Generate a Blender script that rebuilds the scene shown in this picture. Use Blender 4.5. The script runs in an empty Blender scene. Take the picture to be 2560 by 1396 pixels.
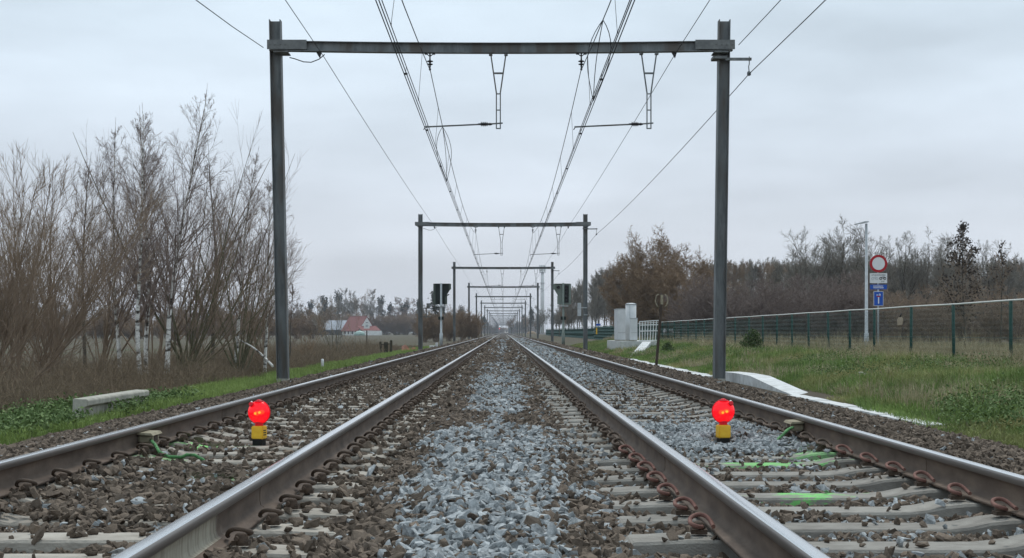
import bpy, bmesh, math, random
import numpy as np
from mathutils import Vector, Matrix
R = math.radians
random.seed(7)
scene = bpy.context.scene
col = scene.collection
F, VX, VY, H = 3413.0, 1258.5, 830.0, 0.693       # focal length and vanishing point in photo pixels, eye height over rail top

def at(px, py, Y):                                  # photo pixel + depth -> point
    return Vector(((px - VX) * Y / F, Y, H + (VY - py) * Y / F))
def px2x(px, Y): return (px - VX) * Y / F

# ------------------------------------------------------------------ materials
MATS = {}
def nd(nt, t, **kw):
    n = nt.nodes.new(t)
    for k, v in kw.items():
        if k in n.inputs: n.inputs[k].default_value = v
        else: setattr(n, k, v)
    return n
def rgba(c): return (c[0], c[1], c[2], 1.0)
def mat(name, c1, c2=None, scale=6.0, rough=0.85, metal=0.0, bump=0.0, bscale=40.0, island=0.0, rnd=0.0,
        stretch=(1, 1, 1), spec=0.3, c3=None, s3=1.0, coords='Object'):
    m = bpy.data.materials.new(name); m.use_nodes = True
    nt = m.node_tree; b = nt.nodes['Principled BSDF']
    b.inputs['Roughness'].default_value = rough; b.inputs['Metallic'].default_value = metal
    b.inputs['Specular IOR Level'].default_value = spec
    b.inputs['Base Color'].default_value = rgba(c1)
    tc = nd(nt, 'ShaderNodeTexCoord'); mp = nd(nt, 'ShaderNodeMapping'); mp.inputs['Scale'].default_value = stretch
    nt.links.new(tc.outputs[coords], mp.inputs['Vector'])
    out = None
    if c2 is not None:
        nz = nd(nt, 'ShaderNodeTexNoise', Scale=scale, Detail=5.0, Roughness=0.65)
        nt.links.new(mp.outputs[0], nz.inputs['Vector'])
        rp = nd(nt, 'ShaderNodeMapRange'); rp.inputs[1].default_value = 0.32; rp.inputs[2].default_value = 0.68
        nt.links.new(nz.outputs['Fac'], rp.inputs[0]); fac = rp.outputs[0]
        if island > 0 or rnd > 0:
            if island > 0:
                g = nd(nt, 'ShaderNodeNewGeometry'); src = g.outputs['Random Per Island']; w = island
            else:
                g = nd(nt, 'ShaderNodeObjectInfo'); src = g.outputs['Random']; w = rnd
            mx = nd(nt, 'ShaderNodeMix'); mx.data_type = 'FLOAT'; mx.inputs[0].default_value = w
            nt.links.new(fac, mx.inputs[2]); nt.links.new(src, mx.inputs[3]); fac = mx.outputs[0]
        mc = nd(nt, 'ShaderNodeMix'); mc.data_type = 'RGBA'
        mc.inputs[6].default_value = rgba(c1); mc.inputs[7].default_value = rgba(c2)
        nt.links.new(fac, mc.inputs[0]); out = mc.outputs[2]
        if c3 is not None:
            n3 = nd(nt, 'ShaderNodeTexNoise', Scale=s3, Detail=4.0)
            nt.links.new(mp.outputs[0], n3.inputs['Vector'])
            r3 = nd(nt, 'ShaderNodeMapRange'); r3.inputs[1].default_value = 0.48; r3.inputs[2].default_value = 0.62
            nt.links.new(n3.outputs['Fac'], r3.inputs[0])
            m3 = nd(nt, 'ShaderNodeMix'); m3.data_type = 'RGBA'; m3.inputs[7].default_value = rgba(c3)
            nt.links.new(r3.outputs[0], m3.inputs[0]); nt.links.new(out, m3.inputs[6]); out = m3.outputs[2]
        nt.links.new(out, b.inputs['Base Color'])
    if bump > 0:
        nb = nd(nt, 'ShaderNodeTexNoise', Scale=bscale, Detail=4.0)
        nt.links.new(mp.outputs[0], nb.inputs['Vector'])
        bp = nd(nt, 'ShaderNodeBump', Strength=bump, Distance=0.02)
        nt.links.new(nb.outputs['Fac'], bp.inputs['Height']); nt.links.new(bp.outputs[0], b.inputs['Normal'])
    MATS[name] = m
    return m
def emis(name, c, s, base=(0.02, 0.02, 0.02)):
    m = mat(name, base, rough=0.3)
    b = m.node_tree.nodes['Principled BSDF']
    b.inputs['Emission Color'].default_value = rgba(c); b.inputs['Emission Strength'].default_value = s
    return m

M_brown = mat('brown_ballast', (0.029, 0.021, 0.0155), (0.250, 0.194, 0.148), scale=34, rough=0.95, bump=0.35, bscale=220, island=0.55)
M_grey = mat('grey_ballast', (0.085, 0.092, 0.096), (0.56, 0.585, 0.59), scale=36, rough=0.85, bump=0.35, bscale=220, island=0.45)
M_bed = mat('dirty_bed_dark_gaps', (0.022, 0.017, 0.013), (0.085, 0.066, 0.050), scale=14, rough=1, bump=1.0, bscale=16)  # dirty stone bed, colour darkened so the gaps between stones look shaded
M_field = mat('field_soil', (0.055, 0.043, 0.029), (0.105, 0.083, 0.052), scale=0.6, rough=1, c3=(0.066, 0.070, 0.034), s3=0.12, bump=0.4, bscale=6)
M_conc = mat('pale_concrete', (0.42, 0.42, 0.40), (0.60, 0.60, 0.57), scale=5, rough=0.9, bump=0.15, bscale=60)
M_white_conc = mat('new_concrete', (0.46, 0.46, 0.445), (0.72, 0.73, 0.73), scale=4, rough=0.85, bump=0.1, bscale=50)
M_old_conc = mat('old_concrete', (0.27, 0.26, 0.22), (0.47, 0.45, 0.39), scale=7, rough=0.95, bump=0.25, bscale=50, stretch=(1, 1, 0.5))
M_sleepR = mat('sleeper_concrete_brown', (0.18, 0.165, 0.145), (0.35, 0.33, 0.295), scale=13, rough=0.95, bump=0.25, bscale=120, rnd=0.35, stretch=(0.6, 1, 1))
M_sleepL = mat('sleeper_concrete_pale', (0.20, 0.175, 0.145), (0.50, 0.46, 0.40), scale=6, rough=0.95, bump=0.35, bscale=70, rnd=0.3, stretch=(0.6, 1, 1))
M_rust = mat('rail_rust', (0.065, 0.046, 0.035), (0.165, 0.120, 0.090), scale=7, rough=0.8, stretch=(1, 0.4, 1), bump=0.06, bscale=120)
M_head = mat('rail_head_side', (0.105, 0.090, 0.080), (0.185, 0.165, 0.15), scale=3, rough=0.42, metal=0.35, stretch=(1, 0.1, 1))
M_top = mat('polished_rail_top', (0.62, 0.62, 0.63), (0.78, 0.78, 0.78), scale=3, rough=0.22, metal=1.0, stretch=(4, 0.03, 1))
M_clip = mat('clip_dark_rust', (0.055, 0.040, 0.030), (0.115, 0.080, 0.058), scale=20, rough=0.8)
M_clipR = mat('clip_red_rust', (0.13, 0.060, 0.048), (0.24, 0.125, 0.10), scale=20, rough=0.8)
M_steel = mat('weathered_galvanised_steel', (0.105, 0.114, 0.116), (0.235, 0.248, 0.25), scale=7, rough=0.6, metal=0.2, stretch=(1, 1, 0.22), c3=(0.115, 0.105, 0.094), s3=3.5)
M_steelL = mat('splice_plate_steel', (0.12, 0.125, 0.125), (0.20, 0.205, 0.2), scale=6, rough=0.6, metal=0.2)
M_wire = mat('weathered_copper_wire', (0.018, 0.020, 0.026), rough=0.6)
M_insul = mat('insulator_glaze', (0.016, 0.014, 0.016), rough=0.35)
M_black = mat('black_plastic', (0.012, 0.012, 0.012), rough=0.5)
M_yellow = mat('yellow_lamp_plastic', (0.84, 0.47, 0.035), (0.92, 0.57, 0.05), scale=25, rough=0.45)
M_white = mat('white_paint', (0.78, 0.78, 0.77), (0.70, 0.70, 0.69), scale=8, rough=0.5)
M_galv = mat('light_galvanised', (0.38, 0.40, 0.41), (0.52, 0.54, 0.55), scale=5, rough=0.5, metal=0.3)
M_green_post = mat('dark_green_coating', (0.006, 0.044, 0.034), (0.012, 0.062, 0.048), scale=8, rough=0.5)
M_net = mat('green_wire_netting', (0.016, 0.055, 0.045), (0.035, 0.085, 0.072), scale=5, rough=0.6)
M_pipe = mat('pale_top_tube', (0.55, 0.56, 0.53), (0.70, 0.70, 0.66), scale=4, rough=0.5)  # whitish tube, with light reflected on its top put into the colour
M_signgreen = mat('signal_grey_green', (0.16, 0.19, 0.165), (0.23, 0.26, 0.23), scale=4, rough=0.6)
M_signdark = mat('signal_dark', (0.008, 0.012, 0.010), (0.014, 0.022, 0.017), scale=4, rough=0.6)
M_signedge = mat('signal_edge_green', (0.05, 0.065, 0.052), (0.08, 0.10, 0.08), scale=4, rough=0.6)
M_lens = mat('dark_lens', (0.004, 0.004, 0.004), rough=0.15)
M_red = mat('sign_red', (0.42, 0.012, 0.02), rough=0.4)
M_blue = mat('sign_blue', (0.012, 0.085, 0.42), rough=0.4)
M_ink = mat('sign_black', (0.02, 0.02, 0.02), rough=0.5)
M_cab = mat('cabinet_grey', (0.54, 0.55, 0.55), (0.64, 0.65, 0.65), scale=2, rough=0.6)
M_wood = mat('weathered_dark_wood', (0.030, 0.024, 0.016), (0.085, 0.075, 0.050), scale=8, rough=0.95, bump=0.5, bscale=30, stretch=(1, 1, 0.2))
M_rustpost = mat('rusty_post', (0.045, 0.032, 0.024), (0.075, 0.055, 0.04), scale=8, rough=0.9)
M_spray = mat('green_sprayed_cable', (0.12, 0.36, 0.12), (0.03, 0.07, 0.03), scale=26, rough=0.7)
M_box = mat('dusty_bond_box', (0.22, 0.19, 0.13), (0.36, 0.32, 0.23), scale=15, rough=0.9)
M_tile = mat('red_roof_tile', (0.19, 0.068, 0.060), (0.28, 0.118, 0.105), scale=2.2, rough=0.9)
M_sheet = mat('grey_roof_sheet', (0.26, 0.28, 0.31), (0.40, 0.42, 0.46), scale=1.0, rough=0.7, stretch=(1, 1, 0.1))
M_barn = mat('dark_barn_boards', (0.030, 0.030, 0.030), (0.06, 0.06, 0.058), scale=2, rough=0.9)
M_wall = mat('whitewashed_wall', (0.62, 0.62, 0.60), (0.76, 0.76, 0.74), scale=1, rough=0.9)
M_glassd = mat('dark_window', (0.02, 0.025, 0.03), rough=0.1)
M_poly = mat('polytunnel_green', (0.26, 0.38, 0.33), (0.38, 0.50, 0.45), scale=1, rough=0.4)
M_orange = mat('orange_netting', (0.42, 0.15, 0.10), (0.55, 0.26, 0.19), scale=8, rough=0.7)
M_birch = mat('birch_bark', (0.62, 0.59, 0.55), (0.88, 0.85, 0.80), scale=6, rough=0.9, c3=(0.07, 0.06, 0.05), s3=4, stretch=(1, 1, 2.2))
M_bark = mat('dark_bark', (0.060, 0.050, 0.039), (0.14, 0.12, 0.092), scale=8, rough=0.95, stretch=(1, 1, 0.3))
M_oliveb = mat('mossy_bark', (0.085, 0.078, 0.046), (0.18, 0.165, 0.10), scale=5, rough=0.95)
M_twig = mat('birch_twigs', (0.14, 0.102, 0.086), (0.32, 0.25, 0.215), scale=2, rough=0.95, island=0.5)
M_twigb = mat('brown_twigs', (0.165, 0.118, 0.082), (0.36, 0.27, 0.195), scale=1, rough=0.95, island=0.5)
M_twigo = mat('ochre_twigs', (0.17, 0.115, 0.072), (0.34, 0.24, 0.155), scale=1, rough=0.95, island=0.5)
M_twigr = mat('reddish_twigs', (0.135, 0.100, 0.086), (0.25, 0.20, 0.175), scale=1, rough=0.95, island=0.5)
M_twigg = mat('grey_twigs', (0.135, 0.122, 0.10), (0.28, 0.255, 0.215), scale=1, rough=0.95, island=0.5)
M_pale = mat('pale_trunk_bark', (0.16, 0.15, 0.13), (0.40, 0.38, 0.345), scale=3, rough=0.95, stretch=(1, 1, 0.4))
M_ever = mat('evergreen_leaf', (0.018, 0.026, 0.016), (0.05, 0.062, 0.04), scale=1, rough=0.9, island=0.6)
M_leaf = mat('dead_dark_leaf', (0.045, 0.036, 0.03), (0.09, 0.072, 0.06), scale=2, rough=0.9, island=0.6)
M_shrub = mat('green_shrub_leaf', (0.035, 0.060, 0.016), (0.09, 0.13, 0.04), scale=2, rough=0.8, island=0.6)
M_grass = mat('verge_grass', (0.12, 0.185, 0.040), (0.31, 0.40, 0.115), scale=0.9, rough=0.8, island=0.45, coords='Object')
M_grassb = mat('bank_grass', (0.050, 0.098, 0.020), (0.27, 0.375, 0.10), scale=1.4, rough=0.85, island=0.42, c3=(0.33, 0.31, 0.13), s3=0.45)
M_straw = mat('dry_straw', (0.26, 0.21, 0.115), (0.52, 0.45, 0.30), scale=2, rough=0.9, island=0.6)
M_meadow = mat('meadow_straw', (0.16, 0.16, 0.07), (0.42, 0.38, 0.23), scale=0.6, rough=0.9, island=0.5)
M_weed = mat('low_green_weeds', (0.060, 0.105, 0.030), (0.17, 0.24, 0.085), scale=2, rough=0.8, island=0.6)
M_brush = mat('dead_brown_stems', (0.095, 0.068, 0.045), (0.27, 0.205, 0.135), scale=1, rough=0.95, island=0.6)
M_asph = mat('asphalt', (0.10, 0.10, 0.10), (0.15, 0.15, 0.15), scale=6, rough=0.95)
M_sand = mat('dug_earth', (0.17, 0.125, 0.08), (0.26, 0.20, 0.135), scale=2, rough=1, bump=0.4, bscale=8)
M_paper = mat('brown_plastic_bag', (0.34, 0.27, 0.20), (0.48, 0.40, 0.31), scale=12, rough=0.7)
M_blackbag = mat('dark_cord', (0.02, 0.02, 0.022), rough=0.7)
M_bulb = emis('lamp_bulb', (1.0, 0.50, 0.06), 6)
M_glow = emis('bulb_glow_halo', (1.0, 0.17, 0.02), 2.6)  # blurred orange glow round the bulbs, painted as an emissive halo
M_hl = emis('headlamp_glow', (1.0, 0.98, 0.93), 1.2)
M_redsig = emis('red_signal_glow', (1.0, 0.10, 0.10), 4)
M_carp = mat('grey_car_paint', (0.22, 0.23, 0.25), rough=0.3, metal=0.5)

def globe_mat():
    m = bpy.data.materials.new('lit_red_globe'); m.use_nodes = True; nt = m.node_tree
    out = nt.nodes['Material Output']; b = nt.nodes['Principled BSDF']
    b.inputs['Base Color'].default_value = (0.75, 0.004, 0.015, 1); b.inputs['Roughness'].default_value = 0.25
    b.inputs['Emission Color'].default_value = (1.0, 0.006, 0.022, 1); b.inputs['Emission Strength'].default_value = 0.58
    tr = nd(nt, 'ShaderNodeBsdfTransparent'); tr.inputs[0].default_value = (1.0, 0.42, 0.25, 1)
    mx = nd(nt, 'ShaderNodeMixShader'); mx.inputs[0].default_value = 0.30
    nt.links.new(b.outputs[0], mx.inputs[1]); nt.links.new(tr.outputs[0], mx.inputs[2]); nt.links.new(mx.outputs[0], out.inputs[0])
    return m
M_globe = globe_mat()
M_redcap = mat('red_plastic', (0.50, 0.008, 0.018), rough=0.35)
b_ = M_redcap.node_tree.nodes['Principled BSDF']; b_.inputs['Emission Color'].default_value = (1, 0.01, 0.02, 1); b_.inputs['Emission Strength'].default_value = 0.10

def sprayed(name, base, x0, x1, strength=1.0, axis=0):
    """sleeper concrete with a sprayed green mark between object-space x0 and x1"""
    m = base.copy(); m.name = name; nt = m.node_tree; b = nt.nodes['Principled BSDF']
    src = b.inputs['Base Color'].links[0].from_socket
    tc = nd(nt, 'ShaderNodeTexCoord'); sp = nd(nt, 'ShaderNodeSeparateXYZ'); nt.links.new(tc.outputs['Object'], sp.inputs[0])
    mid, half = (x0 + x1) / 2, (x1 - x0) / 2
    s = nd(nt, 'ShaderNodeMath', operation='SUBTRACT'); s.inputs[1].default_value = mid; nt.links.new(sp.outputs[axis], s.inputs[0])
    a = nd(nt, 'ShaderNodeMath', operation='ABSOLUTE'); nt.links.new(s.outputs[0], a.inputs[0])
    nz = nd(nt, 'ShaderNodeTexNoise', Scale=14.0, Detail=6.0, Roughness=0.75); mp = nd(nt, 'ShaderNodeMapping'); mp.inputs['Scale'].default_value = (0.4, 1, 1)
    nt.links.new(tc.outputs['Object'], mp.inputs[0]); nt.links.new(mp.outputs[0], nz.inputs['Vector'])
    ml = nd(nt, 'ShaderNodeMath', operation='MULTIPLY_ADD'); ml.inputs[1].default_value = 2.2; ml.inputs[2].default_value = -1.02
    nt.links.new(nz.outputs['Fac'], ml.inputs[0])
    ad = nd(nt, 'ShaderNodeMath', operation='ADD'); nt.links.new(a.outputs[0], ad.inputs[0]); nt.links.new(ml.outputs[0], ad.inputs[1])
    mr = nd(nt, 'ShaderNodeMapRange'); mr.inputs[1].default_value = half + 0.03; mr.inputs[2].default_value = half - 0.09
    mr.inputs[3].default_value = 0.0; mr.inputs[4].default_value = strength; nt.links.new(ad.outputs[0], mr.inputs[0])
    mc = nd(nt, 'ShaderNodeMix'); mc.data_type = 'RGBA'; mc.inputs[7].default_value = (0.20, 0.66, 0.16, 1)
    nt.links.new(mr.outputs[0], mc.inputs[0]); nt.links.new(src, mc.inputs[6]); nt.links.new(mc.outputs[2], b.inputs['Base Color'])
    return m

# ------------------------------------------------------------------ mesh helpers
def tag(o, label=None, cat=None, group=None, kind=None):
    if label: o['label'] = label
    if cat: o['category'] = cat
    if group: o['group'] = group
    if kind: o['kind'] = kind
    return o
def empty(name, loc, label=None, cat=None, group=None, rz=0.0):
    o = bpy.data.objects.new(name, None); col.objects.link(o)
    o.location = loc; o.rotation_euler = (0, 0, rz); o.empty_display_size = 0.1
    return tag(o, label, cat, group)
def link(name, me, parent=None, loc=None):
    o = bpy.data.objects.new(name, me); col.objects.link(o)
    if parent: o.parent = parent
    if loc is not None: o.location = loc
    return o
def copy_tree(o, parent=None):
    c = o.copy(); col.objects.link(c)
    if parent: c.parent = parent
    for ch in list(o.children): copy_tree(ch, c)
    return c
def np_mesh(name, V, Fq, mats, smooth=False, midx=None):
    me = bpy.data.meshes.new(name)
    V = np.ascontiguousarray(V, dtype=np.float32); Fq = np.ascontiguousarray(Fq, dtype=np.int32)
    n, k = Fq.shape
    me.vertices.add(len(V)); me.vertices.foreach_set('co', V.ravel())
    me.loops.add(n * k); me.loops.foreach_set('vertex_index', Fq.ravel())
    me.polygons.add(n); me.polygons.foreach_set('loop_start', np.arange(n, dtype=np.int32) * k)
    me.polygons.foreach_set('loop_total', np.full(n, k, dtype=np.int32))
    me.polygons.foreach_set('use_smooth', np.full(n, smooth, dtype=bool))
    for m in (mats if isinstance(mats, (list, tuple)) else [mats]): me.materials.append(m)
    if midx is not None: me.polygons.foreach_set('material_index', np.asarray(midx, dtype=np.int32))
    me.update(calc_edges=True); me.validate()
    return me

class MB:
    def __init__(s): s.bm = bmesh.new(); s.mi = 0
    def _m(s, geom_faces):
        for f in geom_faces: f.material_index = s.mi
    def poly(s, pts):
        f = s.bm.faces.new([s.bm.verts.new(p) for p in pts]); f.material_index = s.mi
    def box(s, x0, x1, y0, y1, z0, z1, M=None):
        P = [(x0, y0, z0), (x1, y0, z0), (x1, y1, z0), (x0, y1, z0), (x0, y0, z1), (x1, y0, z1), (x1, y1, z1), (x0, y1, z1)]
        if M is not None: P = [M @ Vector(p) for p in P]
        v = [s.bm.verts.new(p) for p in P]
        for q in ((0, 3, 2, 1), (4, 5, 6, 7), (0, 1, 5, 4), (1, 2, 6, 5), (2, 3, 7, 6), (3, 0, 4, 7)):
            s.bm.faces.new([v[i] for i in q]).material_index = s.mi
        return s
    def bar(s, a, b, w, h=None):                     # rectangular bar between two points
        a, b = Vector(a), Vector(b); d = (b - a); L = d.length; d.normalize()
        up = Vector((0, 0, 1)) if abs(d.z) < 0.95 else Vector((0, 1, 0))
        x = d.cross(up).normalized(); y = x.cross(d)
        M = Matrix((x, d, y)).transposed().to_4x4(); M.translation = a
        h = h or w
        return s.box(-w / 2, w / 2, 0, L, -h / 2, h / 2, M)
    def tube(s, pts, r, n=6, closed=False, smooth=True):
        pts = [Vector(p) for p in pts]; rings = []; N = len(pts)
        rr = r if isinstance(r, (list, tuple)) else [r] * N
        prev = None
        for i, p in enumerate(pts):
            t = (pts[min(i + 1, N - 1)] - pts[max(i - 1, 0)]).normalized()
            if prev is None:
                ref = Vector((0, 0, 1)) if abs(t.z) < 0.9 else Vector((1, 0, 0)); u = t.cross(ref).normalized()
            else: u = (prev - t * prev.dot(t)).normalized()
            prev = u; w = t.cross(u)
            rings.append([s.bm.verts.new(p + rr[i] * (math.cos(2 * math.pi * k / n) * u + math.sin(2 * math.pi * k / n) * w)) for k in range(n)])
        for i in range(N - 1):
            for k in range(n):
                f = s.bm.faces.new((rings[i][k], rings[i][(k + 1) % n], rings[i + 1][(k + 1) % n], rings[i + 1][k])); f.smooth = smooth; f.material_index = s.mi
        if n > 2:
            for rg in (rings[0][::-1], rings[-1]): s.bm.faces.new(rg).material_index = s.mi
        return s
    def lathe(s, prof, n=20, c=(0, 0, 0), sx=1, sy=1, smooth=True, M=None):
        rings = []
        for r, z in prof:
            ring = []
            for k in range(n):
                p = Vector((c[0] + sx * r * math.cos(2 * math.pi * k / n), c[1] + sy * r * math.sin(2 * math.pi * k / n), c[2] + z))
                ring.append(s.bm.verts.new(M @ p if M is not None else p))
            rings.append(ring)
        for i in range(len(rings) - 1):
            for k in range(n):
                f = s.bm.faces.new((rings[i][k], rings[i][(k + 1) % n], rings[i + 1][(k + 1) % n], rings[i + 1][k])); f.smooth = smooth; f.material_index = s.mi
        s.bm.faces.new(rings[0][::-1]).material_index = s.mi; s.bm.faces.new(rings[-1]).material_index = s.mi
        return s
    def prism(s, outline, y0, y1, M=None):            # outline in (x, z), extruded along y
        a = [Vector((x, y0, z)) for x, z in outline]; b = [Vector((x, y1, z)) for x, z in outline]
        if M is not None: a = [M @ p for p in a]; b = [M @ p for p in b]
        a = [s.bm.verts.new(p) for p in a]; b = [s.bm.verts.new(p) for p in b]; n = len(a)
        s.bm.faces.new(a).material_index = s.mi; s.bm.faces.new(b[::-1]).material_index = s.mi
        for i in range(n): s.bm.faces.new((a[i], b[i], b[(i + 1) % n], a[(i + 1) % n])).material_index = s.mi
        return s
    def build(s, name, mats, parent=None, loc=None, bevel=0.0):
        bmesh.ops.recalc_face_normals(s.bm, faces=s.bm.faces)
        if bevel > 0:
            bmesh.ops.bevel(s.bm, geom=[e for e in s.bm.edges], offset=bevel, segments=2, affect='EDGES', clamp_overlap=True)
        me = bpy.data.meshes.new(name); s.bm.to_mesh(me); s.bm.free()
        for m in (mats if isinstance(mats, (list, tuple)) else [mats]): me.materials.append(m)
        return link(name, me, parent, loc)

def ring_tubes(P, rad, sides=3):
    """P (N,m+1,3), rad (N,m+1) -> verts, quads"""
    N, m1, _ = P.shape
    T = np.gradient(P, axis=1); T /= np.linalg.norm(T, axis=2, keepdims=True) + 1e-9
    ref = np.array([0.37, 0.61, 0.21]); U = np.cross(T, ref); U /= np.linalg.norm(U, axis=2, keepdims=True) + 1e-9
    W = np.cross(T, U)
    a = np.arange(sides) * 2 * np.pi / sides
    V = P[:, :, None, :] + rad[:, :, None, None] * (np.cos(a)[None, None, :, None] * U[:, :, None, :] + np.sin(a)[None, None, :, None] * W[:, :, None, :])
    idx = np.arange(N * m1 * sides).reshape(N, m1, sides)
    A = idx[:, :-1]; B = idx[:, 1:]
    q = np.stack([A, np.roll(A, -1, 2), np.roll(B, -1, 2), B], axis=-1).reshape(-1, 4)
    return V.reshape(-1, 3), q
def join_vf(parts):
    Vs, Fs, o = [], [], 0
    for V, f in parts: Vs.append(V); Fs.append(f + o); o += len(V)
    return np.concatenate(Vs), np.concatenate(Fs)

# ------------------------------------------------------------------ trees
def norm(a): return a / (np.linalg.norm(a, axis=-1, keepdims=True) + 1e-9)
def grow(g, base, d, L, r0, m, trop=0.1, wig=0.12, tip=0.25):
    N = len(base); P = np.zeros((N, m + 1, 3)); P[:, 0] = base; d = norm(d)
    for i in range(m):
        d = norm(d + np.array([0, 0, trop]) + g.normal(0, wig, (N, 3)))
        P[:, i + 1] = P[:, i] + d * (L / m)[:, None]
    t = np.linspace(0, 1, m + 1)
    return P, r0[:, None] * (1 - (1 - tip) * t)[None, :]
def spawn(g, P, rad, n, t0, t1, ang, ratio, taper=0.6, rr=0.55, rmin=0.003, angj=0.25):
    N, m1, _ = P.shape; k = N * n
    pi = np.repeat(np.arange(N), n); t = g.uniform(t0, t1, k)
    x = t * (m1 - 1); i = np.minimum(x.astype(int), m1 - 2); f = (x - i)[:, None]
    base = P[pi, i] * (1 - f) + P[pi, i + 1] * f
    tan = norm(P[pi, i + 1] - P[pi, i])
    rnd = g.normal(0, 1, (k, 3)); side = norm(rnd - tan * np.sum(rnd * tan, 1, keepdims=True))
    a = ang * (1 + g.normal(0, angj, k))[:, None]
    d = tan * np.cos(a) + side * np.sin(a)
    PL = np.linalg.norm(P[:, 1:] - P[:, :-1], axis=2).sum(1)[pi]
    L = PL * ratio * (1 - taper * (t - t0) / max(t1 - t0, 1e-6)) * g.uniform(0.65, 1.2, k)
    r = np.maximum((rad[pi, i] * (1 - f[:, 0]) + rad[pi, i + 1] * f[:, 0]) * rr, rmin)
    return base, d, L, r

def leaves_vf(g, pts, size, n_each=1, spread=0.2):
    p = np.repeat(pts, n_each, 0) + g.normal(0, spread, (len(pts) * n_each, 3))
    k = len(p); a = norm(g.normal(0, 1, (k, 3))); b = norm(np.cross(a, g.normal(0, 1, (k, 3))))
    s = size * g.uniform(0.6, 1.3, (k, 1))
    V = np.stack([p - a * s, p + b * s * 0.55, p + a * s, p - b * s * 0.55], 1).reshape(-1, 3)
    return V, np.arange(4 * k).reshape(-1, 4)

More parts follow.
